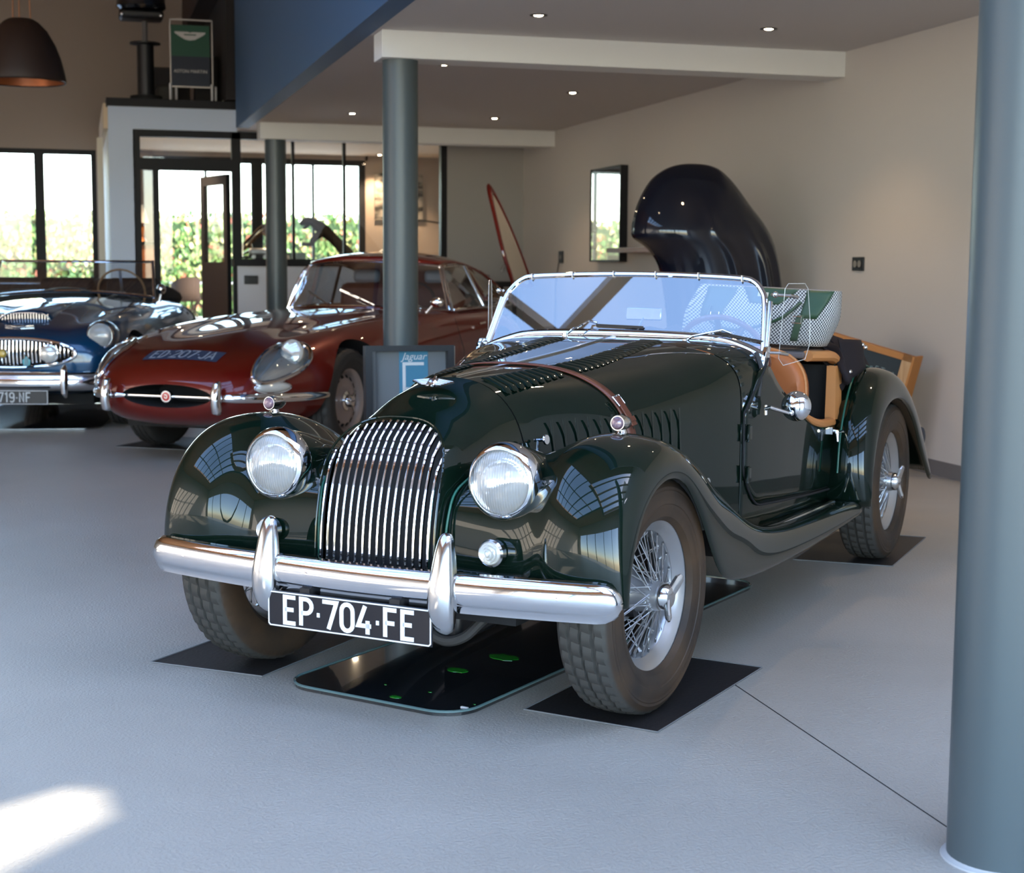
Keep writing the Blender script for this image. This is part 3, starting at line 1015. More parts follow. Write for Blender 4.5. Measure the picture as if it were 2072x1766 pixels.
for sg in (1, -1):
    # inner wheel wells, flat black panels put in to block light
    mb = MB(); mb.grid([[(sg * .40, y, .3), (sg * .40, y, z)] for y, z in ((-.28, .52), (-.15, .62), (0, .64), (.15, .60), (.3, .52), (.6, .38))])
    mb.build('wheel_well', M_MATTE, car)
    # green piping between cowl and wing
    mb = MB(); mb.tube(crv([(sg * .192, -.312, .37), (sg * .193, -.315, .45), (sg * .196, -.302, .53), (sg * .202, -.275, .59), (sg * .213, -.20, .628)], 5), .0035, 6)
    mb.build('wing_piping', M_GREENP, car)
    # headlamp pod, shell
    hc = V3((sg * .347, -.292, .629))
    mb = MB()
    prof = [(.0, .46), (.012, .43), (.032, .35), (.056, .25), (.077, .15), (.089, .07), (.0925, .02), (.092, .0)]
    mb.lathe(prof, 36, M=frame(hc + V3((0, .02, 0)), (0, 1, -.10)) @ S(1, 1, 1))
    pod = mb.build('headlamp_pod', M_GREEN, car, recalc=True)
    F = frame(hc, (sg * 0.0, -1, .02))
    hl = MB(); hl.lathe([(.098, -.030), (.101, -.020), (.100, -.006), (.094, .010), (.088, .018), (.083, .020), (.081, .016), (.082, .008)], 48, M=F)
    hrim = hl.build('headlamp_rim', M_CHROME, car, sharp=50)
    m = MB(); m.lathe([(0, -.050), (.03, -.047), (.055, -.035), (.072, -.015), (.083, .004)], 40, M=F); m.build('reflector', M_CHROME, hrim)
    m = MB(); m.lathe([(.083, .008), (.078, .016), (.06, .026), (.035, .033), (0, .036)], 40, M=F)
    gl = P('lamp_lens', (0.86, 0.87, 0.86), 0.07, 0.0, trans=0.66, ior=1.25, coat=1.0)
    N, L, b = nodes(gl)
    tc = N.new('ShaderNodeTexCoord'); sx = N.new('ShaderNodeSeparateXYZ'); wv_ = N.new('ShaderNodeMath'); wv_.operation = 'SINE'; ml = N.new('ShaderNodeMath'); ml.operation = 'MULTIPLY'; ml.inputs[1].default_value = 900
    bp = N.new('ShaderNodeBump'); bp.inputs['Strength'].default_value = .4; bp.inputs['Distance'].default_value = .0010
    L.new(tc.outputs['Object'], sx.inputs[0]); L.new(sx.outputs['X'], ml.inputs[0]); L.new(ml.outputs[0], wv_.inputs[0]); L.new(wv_.outputs[0], bp.inputs['Height']); L.new(bp.outputs[0], b.inputs['Normal'])
    m.build('lens', gl, hrim)
    # side lamp on the wing crown
    q = V3((sg * .550, -.02, .764))
    F = frame(q, (0, -1, .05))
    m = MB(); m.lathe([(0, -.052), (.008, -.05), (.017, -.03), (.021, 0), (.021, .018), (.0195, .024), (.017, .024)], 24, M=F)
    m.tube([(q.x, q.y + .003, q.z - .012), (q.x, q.y + .003, q.z - .034)], [.010, .019], 12)
    sl = m.build('side_lamp', M_CHROME2, car)
    m = MB(); m.lathe([(.0175, .022), (.013, .030), (0, .034)], 20, M=F); m.build('lens', M_RED_LENS, sl)
    # parking lamp low on the wing front
    q = V3((sg * .341, -.338, .455)); F = frame(q, (0, -1, .05))
    m = MB(); m.lathe([(.034, -.015), (.035, .006), (.031, .012), (.028, .010)], 28, M=F); pl = m.build('parking_lamp', M_CHROME2, car)
    m = MB(); m.lathe([(.029, .010), (.028, .014), (.024, .013), (.022, .019), (.017, .018), (.014, .024), (.009, .023), (.006, .028), (0, .029)], 24, M=F); m.build('lens', M_CLEARLENS, pl)
    # inner suspension / axle
    m = MB(); m.tube([(sg * .30, -.02, .275), (sg * .60, -.02, .275)], .020, 14); m.tube([(sg * .34, -.05, .26), (sg * .34, -.05, .30)], .03, 10)
    m.tube([(sg * .42, -.02, .20), (sg * .42, -.02, .50)], .022, 12); m.build('suspension_tube', M_BLACK, car)
# chassis (black boxes put in to stop light leaking through), sump, hose
mb = MB(); mb.box((-.34, -.20, .26), (.34, 1.0, .36)); mb.box((-.50, .9, .25), (.50, 2.7, .34)); mb.box((-.36, -.24, .25), (.36, -.16, .33))
mb.build('chassis', M_MATTE, car, smooth=False)
mb = MB(); mb.cbox((.10, -.10, .235), (.16, .22, .12)); mb.build('sump', M_BLACK, car, bevel=.015)
mb = MB(); mb.tube(crv([(.05, -.22, .29), (.08, -.23, .22), (.14, -.23, .185), (.20, -.22, .20), (.25, -.20, .25), (.30, -.18, .27)], 6), .014, 10)
mb.build('hose', M_RUBBER, car)
# ---- bumper
def bump_y(x): return -.432 + .070 * (abs(x) / .70) ** 2.2
rows = []
NB = 40
prof = [(-.006, .046), (-.020, .040), (-.030, .024), (-.033, .004), (-.029, -.016), (-.021, -.028), (-.016, -.032), (-.014, -.048), (-.002, -.050)]
for i in range(NB + 1):
    x = .704 * sin(pi / 2 * lerp(-1, 1, i / NB))
    e = 1.0
    dd = .704 - abs(x)
    if dd < .05: e = max(.03, sqrt(max(0, 1 - ((.05 - dd) / .05) ** 2)))
    cz = .371 - .004 * (1 - abs(x) / .7)
    rows.append([(x, bump_y(x) + p[0] * (0.35 + .65 * e), cz + p[1] * e) for p in prof])
mb = MB(); mb.grid(rows, flip=False)
bumper = mb.build('front_bumper', M_CHROME, car, solid=.004, sharp=70)
for x in (-.56, .56, -.13):
    m = MB(); m.ball((x, bump_y(x) - .031, .376), (.010, .006, .010)); m.build('bumper_bolt', M_CHROME, bumper)
for sg in (1, -1):
    x = sg * .265
    yb_ = bump_y(x)
    ctr = [(-.012, .515, .012, .010), (-.026, .500, .020, .020), (-.036, .465, .027, .028), (-.046, .425, .033, .034), (-.056, .38, .040, .036), (-.058, .335, .040, .034), (-.050, .300, .035, .030), (-.036, .272, .027, .020), (-.022, .262, .012, .008)]
    R = []
    for (dy, z, hw, dp) in ctr:
        R.append([(x + hw * cos(a), yb_ + dy + dp * .9 - dp * 1.1 * abs(sin(a)) ** .8 if 0 <= a <= pi else yb_ + dy + dp * .9, z) for a in [pi * k / 12 for k in range(13)]])
    m = MB(); m.grid(R, flip=False); m.face(list(range(13))); 
    m.build('overrider', M_CHROME2, bumper, sub=1, recalc=True)
# number plate
pl = MB(); pl.box((-.247, -.472, .232), (.247, -.466, .328)); plate = pl.build('number_plate', M_PLATE, car, bevel=.003)
F = Matrix(((1, 0, 0, 0), (0, 0, -1, -.4722), (0, 1, 0, .280), (0, 0, 0, 1)))
m = MB(); letters(m, 'EP-704-FE', .064, .0105, .0015, F @ S(1.14, 1.06, 1), track=.19); m.build('plate_letters', M_PLATEW, plate, smooth=False)
m = MB(); rr = [(-.242, -.043), (.242, -.043), (.242, .043), (-.242, .043), (-.242, -.043)]
m.strokes([[(-.238, -.044), (.238, -.044), (.243, -.039), (.243, .039), (.238, .044), (-.238, .044), (-.243, .039), (-.243, -.039), (-.238, -.044)]], .0035, 0, .0012, F); m.build('plate_border', M_PLATEW, plate, smooth=False)
for x in (-.15, .12):
    m = MB(); m.box((x, -.466, .30), (x + .03, -.42, .34)); m.build('plate_bracket', M_BLACK, plate, smooth=False)


# ---- wheels
def tyre_mesh(R, r0, W_, tread=True, seg=150):
    """axis along x, outboard +x"""
    hw = W_ / 2
    prof = [(-hw * .72, r0), (-hw * .95, r0 + .018), (-hw * 1.0, (R + r0) / 2), (-hw * .96, R - .030), (-hw * .86, R - .012), (-hw * .74, R - .003), (-hw * .50, R), (-hw * .46, R - .007), (-hw * .38, R - .007), (-hw * .34, R + .001),
            (-hw * .06, R + .002), (-hw * .03, R - .006), (hw * .03, R - .006), (hw * .06, R + .002), (hw * .34, R + .001), (hw * .38, R - .007), (hw * .46, R - .007), (hw * .50, R), (hw * .74, R - .003), (hw * .86, R - .012), (hw * .93, R - .022), (hw * .97, R - .026), (hw * .965, R - .033), (hw * .985, R - .036), (hw * .98, R - .043), (hw * 1.0, (R + r0) / 2 + .01), (hw * 1.02, (R + r0) / 2 - .004), (hw * 1.015, (R + r0) / 2 - .012), (hw * .985, (R + r0) / 2 - .014), (hw * .975, (R + r0) / 2 - .026), (hw * .985, r0 + .036), (hw * .965, r0 + .031),
            (hw * .95, r0 + .022), (hw * .90, r0 + .012), (hw * .72, r0)]
    rows = []
    for j in range(seg):
        row = []
        for k, (x, r) in enumerate(prof):
            a = 2 * pi * (j + (x / hw) * 1.5) / seg if tread else 2 * pi * j / seg
            rr = r
            if tread and r > R - .005 and j % 3 == 0: rr = r - .005
            row.append((x, rr * cos(a), rr * sin(a)))
        rows.append(row)
    m = MB(); m.grid(rows, cu=True, flip=True)
    return m


def wire_wheel(root, matrix_loc, rot):
    h = holder('wheel', root, matrix_loc, rot)
    tyre_mesh(.312, .196, .160).build('tyre', M_TYREB, h, sharp=28)
    m = MB(); m.M = RY(pi/2)
    m.lathe([(.193, -.055), (.205, -.052), (.206, -.046), (.190, -.042), (.178, -.030), (.165, -.012), (.166, .012), (.172, .026), (.186, .040), (.200, .046), (.2065, .050), (.2075, .056), (.203, .058), (.192, .052), (.180, .040), (.168, .028)], 64)
    m.build('rim', M_SILVER, h)
    m = MB(); m.M = RY(pi/2)
    m.lathe([(0, -.07), (.078, -.066), (.084, -.05), (.080, -.03), (.062, -.018), (.052, .0), (.044, .03), (.040, .064), (.0375, .076), (.0, .078)], 36)
    m.build('hub', M_SILVER, h)
    m = MB()
    rnd_ = random.Random(1)
    def sp(a0, r0, x0, a1, r1, x1):
        p = (x0, r0 * cos(a0), r0 * sin(a0)); q = (x1, r1 * cos(a1), r1 * sin(a1))
        m.tube([p, q], .0017, 5, caps=False)
        d_ = (V3(p) - V3(q)).normalized()
        m.tube([q, V3(q) + d_ * .014], .0034, 5)
    for k in range(24):
        a = 2 * pi * k / 24
        sg = 1 if k % 2 else -1
        sp(a, .041, .060, a + sg * .52, .172, .020)
        sp(a + .1, .041, .050, a + .1 - sg * .30, .168, -.006)
        sp(a + .05, .078, -.05, a + .05 + sg * .42, .166, .004)
    sp_ = m.build('spokes', M_SILVER, h, kind='stuff')
    m = MB(); m.M = RY(pi/2)
    m.lathe([(.030, .074), (.036, .080), (.034, .094), (.026, .104), (.012, .108), (0, .108)], 28)
    m.M = Matrix.Identity(4)
    for a in (0.9, 0.9 + pi):
        m.tube([(.098, .012 * cos(a), .012 * sin(a)), (.104, .034 * cos(a), .034 * sin(a)), (.112, .056 * cos(a + .06), .056 * sin(a + .06)), (.116, .066 * cos(a + .08), .066 * sin(a + .08))], [.016, .016, .015, .006], 10, sx=.6)
    m.build('spinner', M_CHROME2, h)
    return h


wfl = wire_wheel(car, (.588, 0, .3155), (0, 0, radians(-3.5)))
wrl = copy_tree(wfl, car); wrl.location = (.612, 2.44, .3155); wrl.rotation_euler = (radians(40), 0, 0)
wfr = copy_tree(wfl, car); wfr.location = (-.588, 0, .3155); wfr.rotation_euler = (radians(70), 0, radians(180 - 3.5))
wrr = copy_tree(wfl, car); wrr.location = (-.612, 2.44, .3155); wrr.rotation_euler = (0, 0, radians(180))
# ---- tub, doors, cockpit
def bx(y): return pw(y, [(.95, .505), (1.05, .527), (1.2, .545), (1.4, .560), (1.7, .570), (2.0, .566), (2.3, .545), (2.65, .50)])
def ztop(y): return pw(y, [(.95, .66), (1.19, .66), (1.20, .905)]) if y < 1.2 else pw(y, [(1.20, .905), (1.24, .838), (1.29, .79), (1.35, .752), (1.44, .712), (1.56, .655), (1.69, .612), (1.82, .592), (1.96, .586)])
def side_panel(y0, y1, zb, zt, off, n=24, m=10):
    R = []
    for i in range(n + 1):
        y = lerp(y0, y1, i / n)
        a, b_ = zb(y), zt(y)
        R.append([(bx(y) + off - .012 * ((lerp(a, b_, j / m) - .5) / .3) ** 2 * (1 if lerp(a, b_, j / m) < .5 else .25), y, lerp(a, b_, j / m)) for j in range(m + 1)])
    return R
for sg in (1, -1):
    # scuttle side (fixed panel between bonnet and door) from sill to scuttle top
    mb = MB(); R = side_panel(1.03, 1.30, lambda y: .30, lambda y: .66 if y < 1.2 else ztop(y), 0)
    R = side_panel(1.03, 2.02, lambda y: .29, lambda y: (.67 if y < 1.19 else max(ztop(y) - .01, .55)), 0, n=40)
    mb.grid([[(sg * x, y, z) for x, y, z in r] for r in R], flip=(sg < 0))
    mb.build('body_side', M_GREEN, car, solid=.004)
    mb = MB()
    R = [[(bx(1.03 + .17 * i / 6) - .002, 1.03 + .17 * i / 6, z) for z in (.60, .66, .72)] for i in range(7)]
    # scuttle flank joining the arch
    R = []
    for i in range(8):
        y = lerp(1.03, 1.215, i / 7)
        wv, t, n_, zs, zb = grow(y)
        pts = [(lerp(bx(y), wv, .0), y, .60)]
        for k in range(9):
            a = (pi / 2) * k / 14
            pts.append((wv * abs(cos(a)) ** (2 / n_) , y, zs + (t - zs) * abs(sin(a)) ** (2 / n_)))
        R.append(pts)
    mb.grid([[(sg * x, y, z) for x, y, z in r] for r in R], flip=(sg < 0)); mb.build('scuttle_flank', M_GREEN, car, solid=.003)
    # door
    dz0 = lambda y: .395 - .05 * (y - 1.05) / .9 + .11 * max(0, 1 - (y - 1.045) / .13) ** 2.2
    R = side_panel(1.045, 1.965, dz0, lambda y: max(.70, .70) if y < 1.06 else (pw(y, [(1.045, .70), (1.2, .845), (1.24, .836)]) if y < 1.24 else ztop(y)), .006, n=44, m=14)
    mb = MB(); mb.grid([[(sg * x, y, z) for x, y, z in r] for r in R], flip=(sg < 0))
    door = mb.build('door', M_GREEN, car, solid=.012)
    # shut line
    line = [(bx(y) + .0035, y, dz0(y) - .004) for y in [1.965 - .92 * k / 30 for k in range(31)]] + [(bx(1.04) + .0035, 1.038, z) for z in (.53, .6, .66, .70)] + [(bx(1.1) + .0035, 1.10, .76), (bx(1.17) + .0035, 1.175, .825), (bx(1.2) + .003, 1.215, .868)]
    mb = MB(); mb.tube([(sg * x, y, z) for x, y, z in line], .004, 6); mb.build('door_seal', M_MATTE, door)
    for z in (.635, .50):
        mb = MB(); mb.cbox((sg * (bx(1.05) + .014), 1.055, z), (.016, .022, .045)); mb.tube([(sg * (bx(1.05) + .017), 1.040, z - .028), (sg * (bx(1.05) + .017), 1.040, z + .028)], .0055, 8)
        mb.build('door_hinge', M_GREEN, door, bevel=.002)
    x = sg * (bx(1.90) + .012)
    mb = MB(); mb.cbox((x, 1.905, .565), (.014, .03, .026)); mb.tube([(x, 1.905, .565), (x + sg * .03, 1.905, .562)], .006, 8); mb.tube([(x + sg * .03, 1.87, .565), (x + sg * .03, 1.945, .56)], .0055, 8)
    mb.tube([(x + sg * .02, 1.905, .56), (x + sg * .024, 1.903, .525)], [.008, .005], 8)
    mb.build('door_handle', M_CHROME, door)
    # padded leather roll along the cut-away edge
    pts = [(sg * (bx(y) - .006), y, ztop(y) + .004) for y in [1.40 + .03 * k for k in range(20)]]
    mb = MB(); mb.tube(pts, [.004 + .013 * min(1, k / 9) for k in range(20)], 10); mb.build('edge_roll', M_TAN2, door)
    # inner side trim, rear door post trim
    mb = MB(); mb.box((sg * .495, 1.25, .34), (sg * .520, 1.96, .54)); mb.build('inner_trim', M_TAN, car, smooth=False)
    mb = MB()
    for k, (y, w_) in enumerate(((1.985, .030), (2.018, .030))):
        R = [[(sg * (bx(y) - .03 + .02 * 0), y - w_/2, .60), (sg * (bx(y) + .004), y - w_/2 - .002, .60), (sg * (bx(y) + .006), y + w_/2, .60)],
             [(sg * (bx(y) - .03), y - w_/2 + .01, .80), (sg * (bx(y) - .002), y - w_/2 + .008, .80), (sg * (bx(y)), y + w_/2 + .01, .80)]]
        mb.grid(R)
    mb.build('post_trim', M_TAN2, car, solid=.008, smooth=False)
    mb = MB(); mb.tube(crv([(sg * .51, 1.80, .845), (sg * .54, 1.88, .842), (sg * .55, 1.95, .838), (sg * .55, 2.02, .822)], 5), .021, 10, sx=1.25); mb.build('rail_trim', M_TAN2, car)
    # quarter behind the door
    R = []
    for i in range(11):
        y = lerp(2.0, 2.62, i / 10)
        zt_ = pw(y, [(2.0, .815), (2.25, .80), (2.62, .74)])
        R.append([(sg * bx(y), y, .30), (sg * (bx(y) + .003), y, .55), (sg * bx(y), y, zt_ - .04), (sg * (bx(y) - .012), y, zt_ - .01), (sg * (bx(y) - .045), y, zt_ + .002), (0, y, zt_ + .012)])
    mb = MB(); mb.grid(R, flip=(sg > 0)); mb.build('rear_quarter', M_GREEN, car, solid=.004, sharp=60)
    # rear wings
    SR = [  # crown y z x | lip y z | inner y z
        (1.925, .285, .640, 1.955, .285, 1.93, .285), (1.900, .400, .640, 1.962, .400, 1.935, .40), (1.925, .53, .640, 2.000, .50, 1.96, .52), (1.985, .645, .640, 2.062, .592, 2.03, .63),
        (2.085, .735, .638, 2.165, .650, 2.12, .71), (2.225, .778, .636, 2.30, .668, 2.24, .755), (2.375, .772, .636, 2.435, .652, 2.38, .75), (2.53, .725, .636, 2.57, .598, 2.53, .70), (2.70, .640, .636, 2.69, .515, 2.69, .61),
        (2.85, .525, .636, 2.78, .42, 2.82, .49), (2.96, .405, .636, 2.89, .335, 2.93, .37), (3.03, .295, .640, 2.99, .262, 3.0, .27)]
    R = []
    for (cy, cz, cx, ly, lz, iy, iz) in SR:
        xi = bx(min(cy, 2.6)) - .01
        R.append([(sg * xi, iy, iz), (sg * lerp(xi, cx, .35), lerp(iy, cy, .55), lerp(iz, cz, .55)), (sg * lerp(xi, cx, .75), lerp(iy, cy, .93), lerp(iz, cz, .95)), (sg * cx, cy, cz),
                  (sg * .690, lerp(cy, ly, .12), lerp(cz, lz, .12)), (sg * .716, lerp(cy, ly, .45), lerp(cz, lz, .45)), (sg * .722, ly, lz), (sg * .712, ly, lz)])
    mb = MB(); mb.grid(R, flip=(sg < 0)); mb.build('rear_wing', M_GREEN, car, sub=2, solid=.006)
    pts = [(sg * (lerp(bx(min(cy, 2.6)) - .01, cx, .60)), lerp(iy, cy, .84) - .008, lerp(iz, cz, .86) + .008) for (cy, cz, cx, ly, lz, iy, iz) in SR[1:9]]
    mb = MB(); mb.tube(crv(pts, 6), .0038, 6); mb.build('rear_wing_piping', M_GREENP, car)
    mb = MB(); mb.grid([[(sg * .50, y, .28), (sg * .50, y, z)] for y, z in ((1.98, .45), (2.1, .62), (2.3, .66), (2.5, .62), (2.7, .5), (2.85, .38))]); mb.build('rear_wheel_well', M_MATTE, car)
    # running board tread strip
    mb = MB(); mb.tube([(sg * .606, y, z) for y, z in ((1.06, .328), (1.2, .320), (1.5, .314), (1.85, .307))], .0065, 8, sx=1.6); mb.build('tread_strip', M_CHROME2, car)
    # bonnet catches
    for (yy, zz, xo) in ((.095, .690, .245), (.765, .505, .475)):
        xo = grow(yy)[0] + .002
        q = V3((sg * xo, yy, zz)); nrm = V3((sg * 1, -.12, .1)).normalized()
        m = MB(); m.tube([q, q + nrm * .030], .005, 8); m.lathe([(0, .033), (.013, .033), (.0145, .030), (.0145, .028), (0, .028)], 20, M=frame(q + nrm * .008, nrm)); m.tube([q + nrm * .012, q + nrm * .010 + V3((0, 0, -.032))], .0045, 8)
        m.build('bonnet_catch', M_CHROME, car)
# bulkheads and floor closing the tub
mb = MB(); mb.box((-.52, 1.20, .30), (.52, 1.235, .80)); mb.build('dashboard', M_MATTE, car, smooth=False)
mb = MB(); mb.box((-.53, 1.2, .28), (.53, 2.6, .32)); mb.build('cockpit_floor', M_MATTE, car, smooth=False)
mb = MB(); mb.box((-.53, 2.02, .32), (.53, 2.06, .80)); mb.build('rear_bulkhead', M_MATTE, car, smooth=False)
mb = MB(); R = [[(x, y, z) for x in (-.5, -.2, .2, .5)] for y, z in ((2.62, .752), (2.72, .66), (2.78, .52), (2.80, .34))]; mb.grid(R, flip=True); mb.build('tail_panel', M_GREEN, car, solid=.01, sharp=60)
# seats
for sg in (1, -1):
    mb = MB()
    cx = sg * .272; hw = .258; out = []
    for k in range(25):
        a = pi * k / 24
        out.append((cx + hw * (abs(cos(a)) ** .62) * (1 if cos(a) > 0 else -1), .66 + .212 * abs(sin(a)) ** .62))
    out = [(cx + hw, .40)] + out + [(cx - hw, .40)]
    def ring(off, y): return [((x - cx) * (1 - off / hw) + cx, y + (z - .4) * .16, .4 + (z - .4) * (1 - off / .48)) for x, z in out]
    R = [ring(.055, 1.655), ring(.02, 1.640), ring(.004, 1.655), ring(0, 1.69), ring(.004, 1.73), ring(.03, 1.745)]
    ids = mb.grid(R, flip=(True)); mb.face(ids[0]); mb.face(list(reversed(ids[-1])))
    seat = mb.build('seat_back', M_TAN, car, sharp=60, recalc=True)
    R2 = ring(.052, 1.648); mb = MB(); pass
    R3 = ring(-.001, 1.675); mb.tube(R3[1:-1], .006, 8); mb.build('seat_piping', M_TAN2, seat)
    mb = MB()
    mb.ball((cx, 1.66, .70), (.235, .05, .17)) if False else None
    mb.box((cx - .24, 1.30, .42), (cx + .24, 1.66, .55)); mb.build('seat_cushion', M_TAN, car, bevel=.03)
    mb = MB(); mb.tube(crv([(cx + .20 * sg, 1.60, .60), (cx + .185 * sg, 1.60, .70), (cx + .10 * sg, 1.605, .755), (cx - .02, 1.60, .765)], 6), .006, 8); mb.build('belt_cord', M_MATTE, seat)
# ---- windscreen (in its own leaning plane)
def ws(x, z): return V3((x, 1.242 + (z - .869) * .524, z))
top = [(-.521, .872), (-.495, 1.04), (-.476, 1.085), (-.442, 1.116), (-.39, 1.128), (-.2, 1.136), (0, 1.139), (.2, 1.136), (.39, 1.128), (.442, 1.116), (.476, 1.085), (.495, 1.04), (.521, .872)]
bot = [(-.521, .872), (-.45, .900), (-.36, .922), (-.2, .930), (0, .932), (.2, .930), (.36, .922), (.45, .900), (.521, .872)]
wtop = [ws(*p) for p in top]
def resub(pl_, n):
    return crv([V3(p) for p in pl_], n)
tp = [ws(x, z) for x, z in [(p.x, p.y) for p in crv([(a, b_, 0) for a, b_ in top], 5)]]
bt = [ws(x, z) for x, z in [(p.x, p.y) for p in crv([(a, b_, 0) for a, b_ in bot], 6)]]
wnorm = V3((0, -1, .524)).normalized()
mb = MB(); mb.tube(tp, .0085, 10, sx=1.25, up=wnorm); wsf = mb.build('windscreen_frame', M_CHROME, car)
mb = MB(); mb.tube([p + V3((0, -.003, -.001)) for p in bt], .0115, 10, sx=1.5, up=wnorm); mb.build('lower_rail', M_CHROME, wsf)
mb = MB(); mb.tube([p + V3((0, -.006, -.019)) for p in bt], .010, 8, sx=1.3, up=wnorm); mb.build('rubber_seal', M_RUBBER, wsf)
poly = tp + list(reversed(bt))[1:-1]
mb = MB(); c_ = sum(poly, V3((0, 0, 0))) / len(poly)
n_ = len(poly); mb.poly(poly)
mb.build('screen_glass', M_SCREEN, wsf, smooth=False)
for x in (-.40, -.24, -.08, .08, .24, .40):
    mb = MB(); p = ws(x, pw(abs(x), [(0, 1.139), (.2, 1.136), (.4, 1.126)])); mb.cbox((p.x, p.y - .004, p.z + .001), (.004, .019, .022)); mb.build('frame_clip', M_STEEL, wsf, smooth=False)
for sg in (1, -1):
    mb = MB()
    out = [(1.262, .905), (1.244, .868), (1.222, .80), (1.212, .772), (1.170, .752), (1.152, .758), (1.150, .772), (1.172, .800), (1.186, .84), (1.200, .872), (1.226, .905)]
    mb.prism([(y, z) for y, z in out], -.008, .008, Matrix(((0, 0, 1, sg * .535), (1, 0, 0, 0), (0, 1, 0, 0), (0, 0, 0, 1))))
    mb.build('screen_foot', M_CHROME, wsf, bevel=.003, recalc=True)
    mb = MB(); mb.tube([ws(sg * .531, .80) + V3((sg * .006, 0, 0)), ws(sg * .518, .93) + V3((sg * .007, .002, 0)), ws(sg * .505, 1.05) + V3((sg * .006, .003, 0))], .007, 10, sx=1.2); mb.build('side_post', M_CHROME, wsf)
    mb = MB(); mb.tube([V3((sg * .545, 1.13, .745)), V3((sg * .54, 1.16, .785)), V3((sg * .535, 1.185, .84)), V3((sg * .51, 1.205, .885))], .008, 8); mb.build('foot_gasket', M_RUBBER, wsf)
    # wind deflector
    q = [(sg * .552, 1.335, 1.095), (sg * .560, 1.350, 1.112), (sg * .625, 1.43, 1.112), (sg * .640, 1.445, 1.095), (sg * .665, 1.46, .985), (sg * .672, 1.46, .905), (sg * .655, 1.44, .855), (sg * .575, 1.335, .838), (sg * .555, 1.312, .862)]
    q = [(sg * (.552 + (y - 1.31) * .42), y, z) for (_, y, z) in q]
    mb = MB(); mb.poly(q); wd = mb.build('wind_deflector', M_PERSPEX, car, smooth=False)
    mb = MB(); mb.tube(q, .0010, 5, closed=True); mb.build('deflector_edge', P('clear_edge', (.75, .75, .72), .2, coat=1), wd)
    for z, y in ((1.075, 1.345), (.885, 1.27)):
        p = ws(sg * .510, z)
        mb = MB(); mb.ball(p + V3((sg * .016, -.004, .0)), .011, 12, 8); mb.tube([p, V3((sg * .562, p.y + .05, z - .004))], .005, 8); mb.tube([V3((sg * .560, p.y + .05, z - .004)), V3((sg * .575, p.y + .09, z - .010))], .006, 8); mb.build('deflector_bracket', M_CHROME2, wd)
# wipers
for x, x2, x3, x4 in ((-.185, -.10, -.085, .075), (.262, .40, .355, .515)):
    b0 = V3((x, 1.195, .925 if x < 0 else .915))
    m = MB(); m.tube([b0 - V3((0, 0, .03)), b0 + V3((0, 0, .008))], [.013, .009], 12)
    p1 = ws(x2 - .03, .965 if x < 0 else .945) + wnorm * .020; p2 = ws(x2, .962 if x < 0 else .938) + wnorm * .012
    m.tube([b0, b0 + V3((.02, .01, .018)), p1, p2], .0045, 8); wa = m.build('wiper_arm', M_CHROME, wsf)
    m = MB(); zz = (.957, .953) if x < 0 else (.945, .915)
    m.beam(ws(x3 - .02, zz[0]) + wnorm * .006, ws(x4, zz[1]) + wnorm * .006, .004, .009); m.build('wiper_blade', M_BLACK, wa, smooth=False)
# rear-view mirror behind the glass
m = MB(); F = frame((.045, 1.36, 1.00), (0, .95, -.1)); m.M = F; m.cbox((0, 0, 0), (.135, .045, .012)); mm = m.build('rear_view_mirror', P('mirror_back', (.5, .52, .55), .15, 1.0), car, bevel=.004)
m = MB(); m.tube([(.045, 1.355, .985), (.04, 1.30, .935)], .004, 8); m.build('mirror_stem', M_CHROME2, mm)
# steering wheel
F = frame((.30, 1.475, .845), (0, -.86, -.42))
m = MB(); m.M = F; m.tube([(.165 * cos(a), .165 * sin(a), 0) for a in [2 * pi * k / 48 for k in range(48)]], .0105, 10, closed=True); sw = m.build('steering_wheel', P('wood_rim', (.16, .045, .02), .25, coat=1), car)
for a in (pi / 2 + 2.1, pi / 2 - 2.1, pi / 2):
    m = MB(); m.M = F; m.beam((0, 0, 0), (.16 * cos(a), .16 * sin(a), 0), .022, .003); m.build('spoke', M_STEEL, sw, smooth=False)
m = MB(); m.M = F; m.lathe([(0, .02), (.03, .018), (.034, 0), (.02, -.02), (.012, -.22), (0, -.22)], 20); m.build('steering_hub', M_BLACK, sw)
# round door mirror
F = frame((.640, 1.235, .712), (.10, -1, .10))
m = MB(); m.lathe([(0, .026), (.018, .024), (.036, .015), (.047, .003), (.050, -.006), (.048, -.010), (0, -.010)], 36, M=F); dm = m.build('door_mirror', M_CHROME, car)
m = MB(); p0 = V3((.560, 1.165, .705)); p1 = V3((.628, 1.205, .690))
m.tube([p0, p0 + V3((.018, -.01, .006)), p1, p1 + V3((.006, .012, .008))], [.008, .007, .006, .007], 10); m.tube([p0 + V3((0, .0, .012)), p0 + V3((0, 0, -.02))], .006, 8); m.ball(p1 + V3((.004, .004, .0)), .010, 12, 8); m.build('mirror_arm', M_CHROME, dm)
